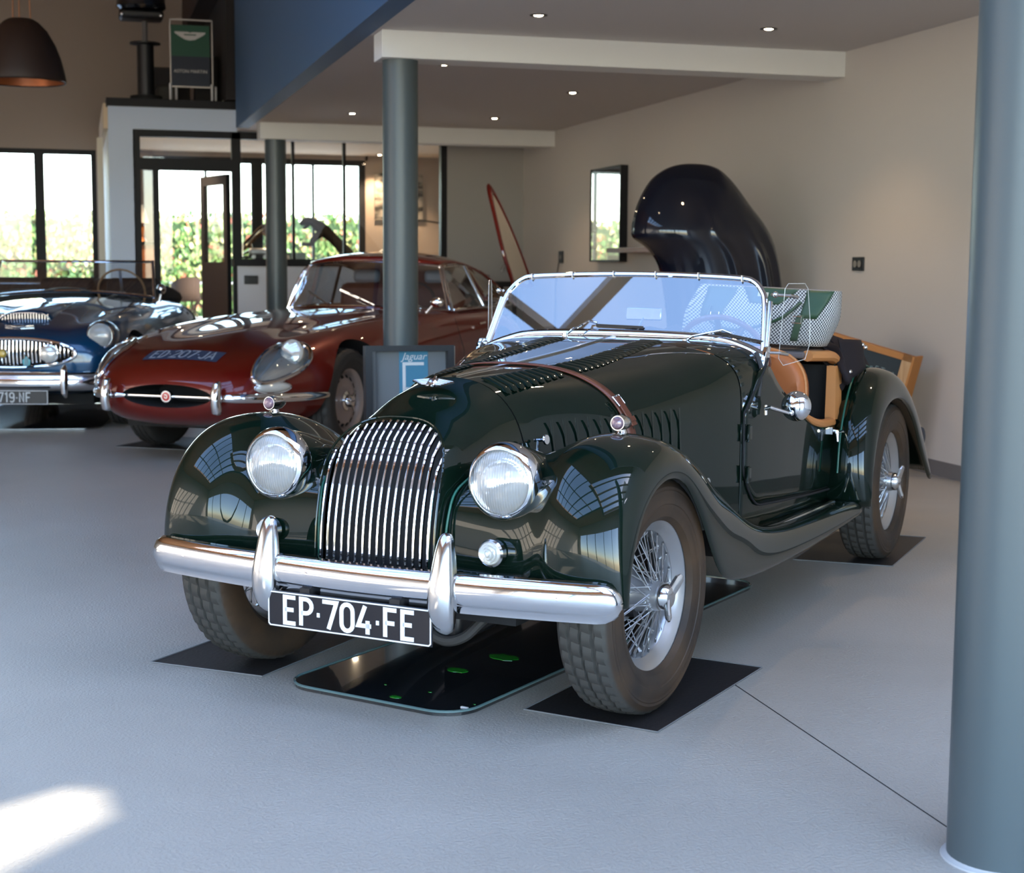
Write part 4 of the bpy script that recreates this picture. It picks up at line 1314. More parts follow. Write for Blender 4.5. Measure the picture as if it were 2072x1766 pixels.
# folded hood and tonneau
def cloth(name, fn, nu, nv, mat, par, **k):
    m = MB(); m.grid([[fn(i / nu, j / nv) for j in range(nv + 1)] for i in range(nu + 1)]); return m.build(name, mat, par, **k)
rn = random.Random(11)
from mathutils import noise as NZ
def hood(u, v):
    x = lerp(-.56, .585, u)
    y = lerp(2.02, 2.55, v)
    prof = sin(pi * min(1, max(0, v * 1.02))) ** .5
    edge = 1 - abs(2 * u - 1) ** 5
    z = .815 + .085 * prof * (0.25 + .75 * edge)
    nn = NZ.noise(V3((x * 8, y * 9, 1.3))) * .050 + NZ.noise(V3((x * 19, y * 17, 4.3))) * .022
    z += nn * prof + (-.11 * max(0, (u - .93) / .07) ** 1.5) + (-.11 * max(0, (.07 - u) / .07) ** 1.5)
    return (x, y + nn * .6, z - .05 * (v > .98))
cloth('folded_hood', hood, 46, 22, M_CLOTH, car, solid=.004)
def flap(u, v):   # loose corner of the hood hanging over the door post
    x = lerp(.40, .61, u); y = lerp(2.00, 2.13, v)
    z = .915 - .16 * max(0, u - .35) ** 1.3 / .65 ** 1.3 * (.8 + .3 * (1 - v)) + .02 * sin(v * 9 + u * 5) * (1 - u * .5) - .06 * (1 - v) * (u < .15)
    k_ = NZ.noise(V3((u * 3.5, v * 3, 7.7))) * .05
    return (x + .012 * sin(v * 10) + k_ * .6, y + .012 * sin(u * 12) - k_, z + k_ * .5)
cloth('hood_corner', flap, 24, 16, M_CLOTH, car, solid=.005)
def flap2(u, v):
    a = lerp(-.2, 1.0, u)
    x = .560 + .035 * sin(pi * u) ; y = lerp(2.02, 2.34, u); z = lerp(.90 - .02 * u, .795 - .02 * (1 - u) + .01 * sin(u * pi), v)
    return (x + .03 * v * (1 - .3 * u), y + .01 * sin(v * 6), z - .04 * (1 - u) * v)
hf = cloth('hood_flap', flap2, 20, 8, M_CLOTH, car, solid=.004)
for (y, z, x) in ((2.06, .775, .600), (2.20, .865, .592), (2.26, .868, .594), (2.325, .855, .590)):
    m = MB(); m.lathe([(0, .008), (.006, .007), (.009, .003), (.010, 0)], 14, M=frame((x, y, z), (.95, -.2, .35))); m.build('press_stud', M_CHROME2, hf)
m = MB(); m.box((-.50, 1.79, .835), (.50, 2.06, .858)); m.build('luggage_deck', P('deck_cloth', (.12, .10, .10), .8), car, bevel=.008)
# rear bumper stub
m = MB(); m.tube(crv([(-.66, 2.98, .44), (-.55, 3.06, .44), (0, 3.10, .44), (.55, 3.06, .44), (.68, 2.98, .44)], 6), .045, 12, sx=.5); m.build('rear_bumper', P('dark_chrome', (.10, .10, .11), .15, .9), car)
# ---- luggage bag standing on the deck (own thing)
M_HOUND = P('houndstooth_weave', (.7, .7, .7), .8)
N, L, b = nodes(M_HOUND)
tc = N.new('ShaderNodeTexCoord'); mp = N.new('ShaderNodeMapping'); mp.inputs['Rotation'].default_value = (0, 0, 0); ck = N.new('ShaderNodeTexChecker'); ck.inputs['Scale'].default_value = 150
ck.inputs['Color1'].default_value = (.66, .66, .64, 1); ck.inputs['Color2'].default_value = (.030, .036, .045, 1)
sx_ = N.new('ShaderNodeSeparateXYZ'); ad_ = N.new('ShaderNodeMath'); ad_.operation = 'ADD'; cb_ = N.new('ShaderNodeCombineXYZ')
L.new(tc.outputs['Object'], sx_.inputs[0]); L.new(sx_.outputs['X'], ad_.inputs[0]); L.new(sx_.outputs['Y'], ad_.inputs[1]); L.new(ad_.outputs[0], cb_.inputs['X']); L.new(sx_.outputs['Z'], cb_.inputs['Z']); cb_.inputs['Y'].default_value = 0.0013
L.new(cb_.outputs[0], mp.inputs[0]); L.new(mp.outputs[0], ck.inputs['Vector']); L.new(ck.outputs['Color'], b.inputs['Base Color'])
M_BAGG = P('bag_green_leather', (.022, .065, .030), .5); bump(M_BAGG, 200, .1, .001)
cax = V3((cos(CA), -sin(CA), 0)); cay = V3((sin(CA), cos(CA), 0))
def c2w(x, y, z): return CO + cax * x + cay * y + V3((0, 0, z))
bag = thing('holdall', 'houndstooth holdall with green leather straps standing behind the tan seats', 'bag', c2w(.262, 1.915, .886), -CA + radians(-6))
bag.scale = (1.05, 1, 1)
bag.rotation_euler = Euler((0, radians(2.2), -CA + radians(-6)))
m = MB()
R = []
for i in range(9):
    t = i / 8; z = .005 + .205 * t
    hw = .275 + .012 * sin(pi * t) - (.0 if t < .5 else .02 * (t - .5)); hd = .075 + .018 * sin(pi * min(1, t * 1.2)) - .045 * max(0, t - .6)
    sh = .055 * t
    ring_ = []
    for k in range(32):
        a = 2 * pi * k / 32
        ring_.append((sh + hw * (abs(cos(a)) ** .45) * (1 if cos(a) > 0 else -1), hd * (abs(sin(a)) ** .6) * (1 if sin(a) > 0 else -1), z))
    R.append(ring_)
ids = m.grid(R, cv=True); m.face(list(reversed(ids[0]))); m.face(ids[-1])
m.build('bag_body', M_HOUND, bag, recalc=True, sharp=70)
def front(x, t, off=.002):
    hw = .275; hd = .075 + .018 * sin(pi * min(1, t * 1.2)) - .045 * max(0, t - .6)
    return V3((x + .055 * t, -hd * (max(0, 1 - (abs(x) / (hw + .012)) ** 4.4)) ** .3 - off, .005 + .205 * t))
def patch(name, x0, x1, t0, t1, off=.003, taper=0, n=6, mat=None):
    m = MB(); m.grid([[front(lerp(x0 + taper * (1 - i / n), x1 - taper * (1 - i / n), j / n), lerp(t0, t1, i / n), off) for j in range(n + 1)] for i in range(n + 1)], flip=True); return m.build(name, mat or M_BAGG, bag, solid=.003)
patch('left_flap', -.215, -.095, .42, .98, .005, .02)
patch('top_flap', -.075, .135, .72, 1.0, .005, .05)
patch('right_flap', .165, .262, .50, 1.0, .005, .02)
patch('right_strap', .172, .198, .08, .55, .006)
patch('lower_patch', -.13, -.055, .05, .24, .004, .01)
for x, t in ((-.135, .46), (.178, .47)):
    m = MB(); p = front(x, t, .010); m.M = frame(p, (0, -1, .1)); m.tube([(-.016, -.012, 0), (.016, -.012, 0), (.016, .012, 0), (-.016, .012, 0)], .002, 6, closed=True); m.build('strap_buckle', M_CHROME2, bag)
m = MB(); m.tube(crv([front(-.165, .62, .008), front(-.15, .38, .018), front(-.06, .22, .024), front(.03, .28, .022), front(.12, .48, .014), front(.165, .78, .008)], 6), .0085, 8, sx=.6); m.build('handle', M_BAGG, bag)
m = MB(); m.M = frame(front(.075, .36, .004), (0, -1, .1)); m.lathe([(.013, 0), (.016, .003), (.013, .004), (.009, .002)], 18); m.build('eyelet', M_BAGG, bag)
m = MB(); m.M = frame(front(.012, .88, .008), (0, -1, .3)); m.cbox((0, 0, 0), (.04, .016, .002)); m.build('tag', P('cream_tag', (.6, .58, .5), .6), bag, smooth=False)
# ---- mats and drip tray on the floor
M_MAT = P('black_rubber_mat', (.020, .018, .018), .45); bump(M_MAT, 90, .5, .002)
M_MATEDGE = P('mat_edge', (.16, .16, .16), .6)
def quadmat(name, label, pts, th=.0025):
    m = MB(); m.prism([(p[0], p[1]) for p in pts], 0.0005, th); o = m.build(name, M_MAT, smooth=False, recalc=True); tag(o, label, 'mat', 'black wheel mats under the roadster')
    m = MB(); n = len(pts)
    P_ = [V3((p[0], p[1], th)) for p in pts]
    m.tube(P_, .0022, 5, closed=True); m.build('edge_trim', M_MATEDGE, o)
    return o
fl_ = [(at(1060, 1437, 2, 0)), (at(1330, 1483, 2, 0)), (at(1542, 1352, 2, 0)), (at(1405, 1333, 2, 0))]
fl_[3] = fl_[2] + (fl_[0] - fl_[1])
quadmat('wheel_mat', 'black square mat under the front wheel with the wire spokes showing', fl_)
a, b_, c_ = at(305, 1341, 2, 0), at(530, 1370, 2, 0), at(718, 1293, 2, 0)
b2 = b_ + (c_ - b_).normalized() * .62
quadmat('wheel_mat', 'black square mat under the front wheel behind the number plate', [a, b_, b2, b2 + (a - b_)])
a, b_, c_ = at(1605, 1133, 2, 0), at(1805, 1147, 2, 0), at(1873, 1088, 2, 0)
quadmat('wheel_mat', 'black mat under the rear wheel nearest the right wall', [a, b_, c_, c_ + (a - b_)])
# drip tray
M_TRAY = P('dark_glass_tray', (.006, .012, .010), .10, coat=1.0)
noise_col(M_TRAY, (.012, .014, .016), (.004, .30, .01), 2.6, 4, .66, .74)
a, b_, c_ = at(566, 1388, 2, 0), at(925, 1458, 2, 0), at(1145, 1350, 2, 0)
ex = (b_ - a); lx = ex.length; ex.normalize(); ey = V3((-ex.y, ex.x, 0)); ly = 2.0
def rrect(w_, h_, r_, n=8):
    out = []
    for (cx, cy, a0) in ((r_, r_, 180), (w_ - r_, r_, 270), (w_ - r_, h_ - r_, 0), (r_, h_ - r_, 90)):
        out += [(cx + r_ * cos(radians(a0 + 90 * k / n)), cy + r_ * sin(radians(a0 + 90 * k / n))) for k in range(n + 1)]
    return out
m = MB(); m.prism(rrect(lx, ly, .10), .0005, .012); tr = m.build('drip_tray', M_TRAY, smooth=False)
tr.location = (a.x, a.y, 0); tr.rotation_euler = (0, 0, atan2(ex.y, ex.x)); tag(tr, 'dark glossy drip tray with rounded corners and green drips beneath the roadster', 'tray')
Mti = (T(a.x, a.y, 0) @ RZ(atan2(ex.y, ex.x))).inverted()
M_DRIP = P('green_coolant', (.01, .32, .015), .1, coat=1)
for k_, (px_, py_, r_) in enumerate(((800, 1410, .018), (925, 1356, .034), (1020, 1330, .05), (870, 1400, .006), (780, 1385, .004), (960, 1425, .004))):
    q_ = Mti @ at(px_, py_, 2, .012); m = MB()
    m.prism([(r_ * cos(t_ * pi / 8) * (1 + .35 * NZ.noise(V3((t_ * .9, k_, 0)))), r_ * .6 * sin(t_ * pi / 8) * (1 + .35 * NZ.noise(V3((t_ * .9, k_, 5))))) for t_ in range(16)], .0121, .0128, T(q_.x, q_.y, 0))
    m.build('coolant_drip', M_DRIP, tr)
q_ = Mti @ at(940, 1432, 2, .012); m = MB(); m.cbox((q_.x, q_.y, .0135), (.022, .006, .003)); m.build('paper_scrap', M_WHITE, tr, smooth=False)
m = MB(); m.tube([(x, y, .012) for x, y in rrect(lx, ly, .10)], .004, 6, closed=True); m.build('tray_rim', P('glass_edge', (.10, .17, .17), .15, coat=1), tr)
# ---------------------------------------------------------------- shared car helpers
def body_loft(name, stations, mat, par, sub=2):
    """stations: list of (y, [(x, z), ...]) half sections from top centre to bottom centre; y may vary per point via 3-tuples"""
    m = MB(); R = []
    for y, half in stations:
        r = []
        for p in half: r.append((p[0], y + (p[2] if len(p) > 2 else 0), p[1]))
        l = [(-x, yy, z) for (x, yy, z) in r[1:-1]][::-1]
        R.append(r + l)
    ids = m.grid(R, cv=True)
    m.face(list(reversed(ids[0]))); m.face(ids[-1])
    o = m.build(name, mat, par, sub=sub, recalc=True)
    flush(o)
    return o


def cutter(fn, mat=None):
    m = MB(); fn(m)
    return m.build('cutter', mat or M_MATTE, None, smooth=False, recalc=True)


def on_body(body, p, d):
    """first hit on the body mesh from point p along d (both in the car's frame)"""
    ok, loc, nrm, i = body.ray_cast(V3(p), V3(d).normalized())
    return (loc, nrm) if ok else (V3(p), -V3(d).normalized())


def drape(m, body, d, off):
    """project all points of a mesh builder on the body along d"""
    out = []
    for v in m.v:
        l, n = on_body(body, v, d)
        out.append(tuple(l + n * off))
    m.v = out


def disc_wheel(root, loc, rot, rim_mat, R=.325, holes=16, hubmat=None, wire=False):
    h = holder('wheel', root, loc, rot)
    m = tyre_mesh(R, .200, .165, seg=90); m.build('tyre', M_RUBBER, h, sharp=28)
    if wire:
        m = MB(); m.M = RY(pi/2); m.lathe([(.19, -.05), (.205, -.05), (.17, -.02), (.17, .02), (.200, .046), (.208, .054), (.2, .058), (.168, .03)], 48); m.build('rim', rim_mat, h)
        m = MB()
        for k in range(30):
            a = 2*pi*k/30; s_ = .4 if k % 2 else -.4
            m.tube([(.06, .04*cos(a), .04*sin(a)), (.02, .17*cos(a+s_), .17*sin(a+s_))], .0022, 4, caps=False)
        m.build('spokes', rim_mat, h, kind='stuff')
    else:
        m = MB(); m.M = RY(pi/2)
        m.lathe([(.195, -.05), (.206, -.048), (.17, -.02), (.17, .02), (.200, .046), (.209, .054), (.204, .058), (.190, .048), (.176, .030), (.170, .010), (.160, .020), (.135, .032), (.11, .030), (.09, .020), (.07, .03), (.0, .03)], 56)
        m.build('rim', rim_mat, h, sharp=60)
        m = MB()
        for k in range(holes):
            a = 2*pi*k/holes
            m.M = Matrix.Rotation(a, 4, 'X') @ T(.0255, 0, .152) @ RY(radians(62)); m.cbox((0, 0, 0), (.020, .026, .004))
        m.build('rim_holes', M_MATTE, h, kind='stuff', smooth=False)
    m = MB(); m.M = RY(pi/2); m.lathe([(.062, .02), (.060, .045), (.045, .052), (.040, .075), (.030, .086), (0, .09)], 30)
    m.M = Matrix.Identity(4)
    for a in (.7, .7 + 2.094, .7 + 4.189):
        m.tube([(.072, .02*cos(a), .02*sin(a)), (.080, .075*cos(a), .075*sin(a))], [.012, .006], 8, sx=.5)
    m.build('hub_cap', hubmat or M_CHROME, h)
    return h


# ---------------------------------------------------------------- red coupe
ec = thing('coupe', 'metallic red fastback coupe with long nose and raised tailgate', 'car', (1.03356, 9.68545, 0.002), -0.60554816)


def es(zc, zb_, zv, zcr, xcr, wm, zm, wl, zl, zb, dy=(0,)*9):
    pts = [(0, zc), (.22, zb_), (.40 * min(1, xcr / .55), zv), (xcr, zcr), (lerp(xcr, wm, .72), lerp(zcr, zm, .38)), (wm, zm), (lerp(wm, wl, .45), lerp(zm, zl, .72)), (wl, zl), (wl * .55, zb), (0, zb)]
    return pts


SE = [
 (-.975, [(0, .455), (.13, .453), (.22, .447), (.30, .437), (.335, .425), (.345, .410), (.330, .392), (.28, .375), (.16, .365), (0, .362)]),
 (-.965, [(0, .505), (.15, .500), (.26, .490), (.345, .470), (.385, .445), (.40, .410), (.385, .370), (.32, .335), (.18, .315), (0, .310)]),
 (-.92, [(0, .570), (.17, .565), (.30, .550), (.40, .525), (.455, .480), (.48, .41), (.45, .34), (.36, .285), (.20, .262), (0, .255)]),
 (-.82, [(0, .630), (.18, .622), (.34, .610), (.47, .585), (.55, .53), (.585, .43), (.54, .33), (.42, .250), (.22, .226), (0, .22)]),
 (-.62, [(0, .690), (.20, .680), (.37, .672), (.52, .660), (.635, .60), (.685, .46), (.64, .33), (.52, .232), (.25, .205), (0, .20)]),
 (-.35, [(0, .738), (.21, .725), (.38, .718), (.56, .728), (.705, .66), (.765, .49), (.73, .34), (.62, .235), (.28, .2), (0, .2)]),
 (0.0, [(0, .782), (.22, .768), (.40, .752), (.59, .785), (.745, .70), (.815, .52), (.79, .35), (.68, .235), (.30, .2), (0, .2)]),
 (.45, [(0, .822), (.24, .806), (.42, .782), (.60, .822), (.755, .73), (.828, .54), (.80, .36), (.70, .23), (.30, .2), (0, .2)]),
 (1.0, [(0, .850), (.25, .838), (.43, .815), (.60, .842), (.757, .75), (.832, .56), (.805, .36), (.71, .225), (.30, .2), (0, .2)]),
 (1.55, [(0, .868), (.26, .860), (.44, .845), (.61, .848), (.765, .77), (.832, .58), (.805, .36), (.71, .225), (.30, .2), (0, .2)]),
 (2.2, [(0, .860), (.26, .855), (.44, .845), (.615, .838), (.77, .77), (.832, .58), (.805, .36), (.71, .225), (.30, .2), (0, .2)]),
 (2.8, [(0, .860), (.26, .855), (.44, .845), (.60, .840), (.765, .78), (.825, .58), (.80, .36), (.70, .24), (.30, .22), (0, .22)]),
 (3.3, [(0, .840), (.24, .835), (.40, .825), (.54, .80), (.69, .73), (.76, .55), (.74, .38), (.64, .28), (.28, .25), (0, .25)]),
 (3.7, [(0, .74), (.2, .735), (.34, .72), (.46, .69), (.57, .62), (.62, .50), (.60, .42), (.52, .36), (.24, .33), (0, .33)]),
 (3.85, [(0, .62), (.16, .615), (.27, .6), (.36, .58), (.44, .55), (.47, .50), (.45, .46), (.38, .43), (.2, .42), (0, .42)]),
]
eb = body_loft('body', SE, M_RED, ec)
# openings: mouth, arches, cabin
c = cutter(lambda m: m.lathe([(0, -1.3), (1, -1.3), (1, -.955), (.985, -.93), (.95, -.90), (.9, -.5), (0, -.5)], 40, M=Matrix(((.292, 0, 0, 0), (0, 0, 1, 0), (0, .067, 0, .412), (0, 0, 0, 1)))))
cut(eb, c)
for sg in (1, -1):
    for (y, r) in ((0, .385), (2.62, .375)):
        c = cutter(lambda m: m.lathe([(0, 0), (r, 0), (r, .5), (0, .5)], 48, M=T(sg * .50 if sg > 0 else -1.0, y, .325) @ RY(pi/2)))
        cut(eb, c)
c = cutter(lambda m: m.box((-.60, 1.80, .45), (.60, 3.1, 1.2))); cut(eb, c)
sharpen(eb, 38)
# mouth interior and bar with badge
m = MB(); m.grid([[(x, -.62, z) for x in (-.3, .3)] for z in (.34, .49)]); m.build('radiator', M_MATTE, ec, smooth=False)
m = MB(); m.tube([(-.275, -.955, .408), (.275, -.955, .408)], .0075, 8, sx=.5); mb_ = m.build('mouth_bar', M_CHROME, ec)
m = MB(); F = frame((0, -.975, .41), (0, -1, 0)); m.lathe([(.034, -.02), (.036, 0), (.033, .006), (.025, .006)], 26, M=F); bd = m.build('badge_ring', M_CHROME, mb_)
m = MB(); m.lathe([(.026, .004), (0, .007)], 24, M=F); m.build('badge', P('badge_red', (.5, .01, .01), .3, coat=1), mb_)
m = MB(); m.M = F; m.strokes([[(-.009, .008), (-.003, .012), (.006, .008), (.009, -.002), (.004, -.010), (-.006, -.008), (-.008, 0)]], .005, .006, .009); m.build('badge_mark', M_CHROME2, mb_)
for sg in (1, -1):
    # bumper blades and overriders
    pts = [(sg * x, y, z) for x, y, z in ((.275, -.975, .408), (.36, -.985, .410), (.45, -.945, .410), (.55, -.86, .408), (.64, -.74, .405), (.705, -.60, .402), (.745, -.45, .400), (.765, -.36, .398))]
    pts2 = []
    for p in crv(pts, 5):
        l, n = on_body(eb, (p.x * 1.6, p.y - .45, p.z), (-p.x * .6 - .0, .45, 0)) if abs(p.x) > .42 else (p, None)
        pts2.append(V3((l.x, l.y, p.z)) + (V3((n.x, n.y, 0)) * .012 if n else V3((0, 0, 0))))
    k = len(pts2); m = MB(); m.tube(pts2, [.027 * min(1, (.35 + 1.3 * min(i, k - 1 - i) / (k * .5))) for i in range(k)], 12, up=(0, 0, 1), sx=.65)
    bp_ = m.build('bumper_blade', M_CHROME, ec)
    m = MB(); m.tube([(sg * .358, -1.005, .500), (sg * .358, -1.028, .485), (sg * .358, -1.040, .44), (sg * .358, -1.040, .38), (sg * .358, -1.030, .345), (sg * .358, -1.01, .335)], [.012, .026, .030, .031, .030, .018], 14, up=(1, 0, 0), sx=1.1)
    m.build('overrider', M_CHROME, ec)
    # headlamp: ring and glass cover draped on the wing
    cx, cy, cz = .570, -.66, .608
    n0 = V3((.52, -.62, .58)).normalized(); a1 = V3((.28, .62, .42)); a1 = (a1 - n0 * a1.dot(n0)).normalized(); a2 = n0.cross(a1)
    ring = []; K = 48
    ins = []
    for k in range(K):
        a = 2 * pi * k / K
        u = cos(a) * .235; v = sin(a) * (.100 + .022 * cos(a))
        p = V3((cx, cy, cz)) + a1 * u + a2 * v
        l, n = on_body(eb, p + n0 * .5, -n0)
        ring.append(V3((sg * l.x, l.y, l.z)) + V3((sg * n.x, n.y, n.z)) * .012)
        ins.append(V3((sg * l.x, l.y, l.z)))
    m = MB(); m.tube(ring, .0155, 10, closed=True); rg = m.build('headlamp_ring', M_CHROME, ec)
    c_ = sum(ring, V3((0, 0, 0))) / K
    nn = V3((sg * n0.x, n0.y, n0.z))
    def drp(t, off):
        o_ = []
        for r_ in ring:
            q_ = c_ + (r_ - c_) * t
            l_, n_ = on_body(eb, q_ + nn * .4, -nn)
            o_.append(l_ + n_ * off)
        return o_
    m = MB(); R = []
    for t in (1.0, .8, .55, .3, .02): R.append(drp(t, .008 + .028 * (1 - t * t)))
    m.grid(R, cv=True); m.build('headlamp_cover', M_SCREEN, rg)
    m = MB(); R = []
    for t in (.98, .8, .55, .3, .02): R.append(drp(t, .0035))
    m.grid(R, cv=True); m.build('headlamp_bucket', P('bucket_grey', (.30, .31, .31), .35, .3), rg)
    m = MB(); lc_ = c_ + V3((sg * a1.x, a1.y, a1.z)) * (.095 if sg > 0 else .06) + nn * (.012 if sg > 0 else -.035)
    m.lathe([(.088, -.02), (.086, .010), (.070, .028), (.04, .036), (0, .038)], 28, M=frame(lc_, (sg * .18, -1, .25)) @ S(.78, .9, .8)); m.build('lens', M_CLEARLENS, rg)
    # side/indicator lamp under the headlamp
    pc = V3((.60, -.80, .466))
    l, n = on_body(eb, pc + V3((.5, -.5, .03)), (-.5, .5, -.03)); l = V3((sg * l.x, l.y, l.z)); n = V3((sg * n.x, n.y, n.z * .3)).normalized()
    tdir = V3((0, 0, 1)).cross(n) * (1 if sg > 0 else -1)
    m = MB(); m.ball((0, 0, 0), 1, 20, 12, M=frame(l - n * .004, n) @ S(.115, .030, .026)); il = m.build('indicator_lamp', M_CLEARLENS, ec)
    m = MB(); m.tube([l - n * .002 + V3((0, 0, 1)).cross(n) * (.118 * cos(a)) + V3((0, 0, .032 * sin(a))) for a in [2*pi*k/32 for k in range(32)]], .0045, 6, closed=True); m.build('indicator_rim', M_CHROME, il)
    # door mirror, door handle
    l, n = on_body(eb, (1.2, 1.32, .76), (-1, 0, 0)); l = V3((sg * .70, 1.25, .835))
    m = MB(); m.tube([l, l + V3((sg * .05, .0, .055))], [.012, .010], 10); m.ball(l + V3((sg * .085, -.01, .075)), (.052, .03, .036)); (m.build('door_mirror', M_CHROME, ec) if sg > 0 else None)
    m = MB(); m.tube([(sg * .80, 2.05, .735), (sg * .815, 2.13, .742)], .008, 8); m.build('door_handle', M_CHROME, ec)
    m = MB(); m.tube([(sg * .770, 1.62, .79), (sg * .835, 1.64, .56), (sg * .81, 1.66, .36)], .002, 5); m.tube([(sg * .775, 2.45, .77), (sg * .835, 2.47, .56), (sg * .81, 2.45, .36)], .002, 5); m.build('door_gap', M_MATTE, ec, kind='stuff')
    # greenhouse side frames
    A0, A1 = V3((sg * .660, 1.86, .835)), V3((sg * .535, 2.02, 1.150))
    m = MB(); m.tube(crv([(sg * .668, 1.84, .832), (sg * .63, 1.86, .95), (sg * .58, 1.90, 1.08), (sg * .545, 1.96, 1.145), (sg * .525, 2.2, 1.165), (sg * .515, 2.5, 1.160), (sg * .525, 2.85, 1.105), (sg * .555, 3.12, 1.00), (sg * .60, 3.28, .88), (sg * .605, 3.30, .845), (sg * .63, 2.8, .848), (sg * .655, 2.3, .845), (sg * .665, 1.88, .838)], 5), .011, 8); wf = m.build('side_window_frame', M_CHROME, ec)
    m = MB(); m.tube([(sg * .648, 2.56, .848), (sg * .52, 2.47, 1.160)], .012, 8); m.build('window_divider', M_CHROME, wf)
    m = MB(); m.poly([(sg * .665, 1.86, .838), (sg * .648, 2.56, .848), (sg * .52, 2.47, 1.160), (sg * .545, 1.97, 1.145), (sg * .58, 1.90, 1.08)]); m.poly([(sg * .648, 2.58, .848), (sg * .605, 3.28, .848), (sg * .555, 3.12, 1.0), (sg * .525, 2.85, 1.105), (sg * .52, 2.49, 1.16)]); m.build('side_glass', M_SCREEN, wf, smooth=False)
# windscreen and roof
def escr(u, v):   # u -1..1, v 0..1
    x = lerp(.640, .530, v) * u
    y = lerp(1.50, 1.74, v) + (lerp(.33, .20, v)) * abs(u) ** 2.2
    z = lerp(.872, 1.190, v) - lerp(.035, .035, v) * abs(u) ** 2
    return V3((x, y, z))
m = MB(); m.grid([[escr(-1 + 2 * i / 20, j / 6) for j in range(7)] for i in range(21)], flip=True); m.build('windscreen', M_SCREEN, ec)
m = MB(); m.tube([escr(-1 + 2 * i / 24, 0) + V3((0, -.004, -.004)) for i in range(25)], .011, 8); m.tube([escr(-1 + 2 * i / 24, 1) for i in range(25)], .008, 8)
for u in (-1, 1): m.tube([escr(u, k / 6) for k in range(7)], .012, 8)
m.build('windscreen_frame', M_CHROME, ec, kind='stuff')
R = []
for (y0, zc, zs, hw, dyc) in ((1.74, 1.190, 1.155, .530, .20), (1.95, 1.232, 1.175, .525, .06), (2.3, 1.250, 1.175, .52, 0), (2.7, 1.225, 1.13, .52, 0), (3.05, 1.16, 1.03, .545, 0), (3.3, 1.07, .90, .59, 0), (3.55, .93, .80, .60, 0)):
    R.append([(hw * u, y0 + dyc * abs(u) ** 2.2, zc - (zc - zs) * (abs(u) ** 2.6)) for u in [-1 + 2 * k / 16 for k in range(17)]])
m = MB(); m.grid(R); roof = m.build('roof', M_RED, ec, sub=1, solid=.02)
# raised tailgate, hinged on the far edge: shell with glass
tg = holder('tailgate', ec)
out = [(3.15, .0), (3.10, .28), (3.18, .62), (3.27, .80), (3.36, .74), (3.48, .45), (3.58, .16), (3.62, 0)]
def tgp(y, h, o=0): return V3((.690 - h * .22 - .06 * (h / .8) ** 2 + o, y - h * .10, 1.0 + h))
ol_ = crv([(y, h, 0) for y, h in out], 4)
m = MB(); m.tube([tgp(p.x, p.y) for p in ol_], .016, 8, sx=.8); m.tube([tgp(3.15, 0), tgp(3.62, 0)], .018, 8); m.build('tailgate_shell', M_RED, tg)
cc_ = V3((3.34, .33, 0)); inr = [cc_ + (p - cc_) * .86 for p in ol_]
m = MB()
for i in range(len(ol_) - 1): m.poly([tgp(ol_[i].x, ol_[i].y), tgp(ol_[i+1].x, ol_[i+1].y), tgp(inr[i+1].x, inr[i+1].y), tgp(inr[i].x, inr[i].y)])
m.build('tailgate_rim', M_RED, tg, solid=.012)
m = MB(); m.poly([tgp(p.x, p.y, .002) for p in inr]); m.build('tailgate_glass_fill', P('glass_sheen_grey', (.42, .40, .36), .3, coat=.5), tg, smooth=False)  # opaque grey in place of glass: its reflections and the inside as colour
m = MB(); m.tube([tgp(p.x, p.y, -.012) for p in inr], .006, 8); m.build('tailgate_trim', P('gilt_trim', (.8, .45, .2), .2, 1.0), tg)
# interior, seats, wheel, wipers
m = MB(); m.box((-.58, 1.84, .5), (.58, 1.90, .82)); m.build('dashboard', M_MATTE, ec, smooth=False)
M_DKRED = P('dark_red_leather', (.10, .018, .015), .45)
for sg in (1, -1):
    m = MB(); m.M = T(sg * .30, 2.45, .75) @ RX(radians(-10)); m.cbox((0, 0, 0), (.44, .12, .55)); m.build('seat', M_DKRED, ec, bevel=.05)
    m = MB(); m.cbox((sg * .30, 2.48, 1.075), (.22, .07, .10)); m.build('headrest', P('grey_headrest', (.25, .27, .32), .4), ec, bevel=.03)
m = MB(); m.M = frame((.30, 1.98, .87), (0, -1, .35)); m.tube([(.17*cos(a), .17*sin(a), 0) for a in [2*pi*k/36 for k in range(36)]], .010, 8, closed=True); m.build('steering_wheel', M_MATTE, ec)
for (x0, x1) in ((-.17, -.42), (.20, -.10), (.50, .25)):
    b0 = escr(x0 / .64, 0) + V3((0, -.03, .01)); p1 = escr(x1 / .62, .32) + V3((0, -.025, .01)); pm = lerp(b0, p1, .5) + V3((0, -.012, .006))
    m = MB(); m.tube([b0, pm, lerp(pm, p1, .4)], .005, 6); wa = m.build('wiper_arm', M_CHROME, ec)
    m = MB(); m.beam(lerp(b0, p1, .45), p1, .007, .014); m.build('wiper_blade', M_CHROME2, wa, smooth=False)
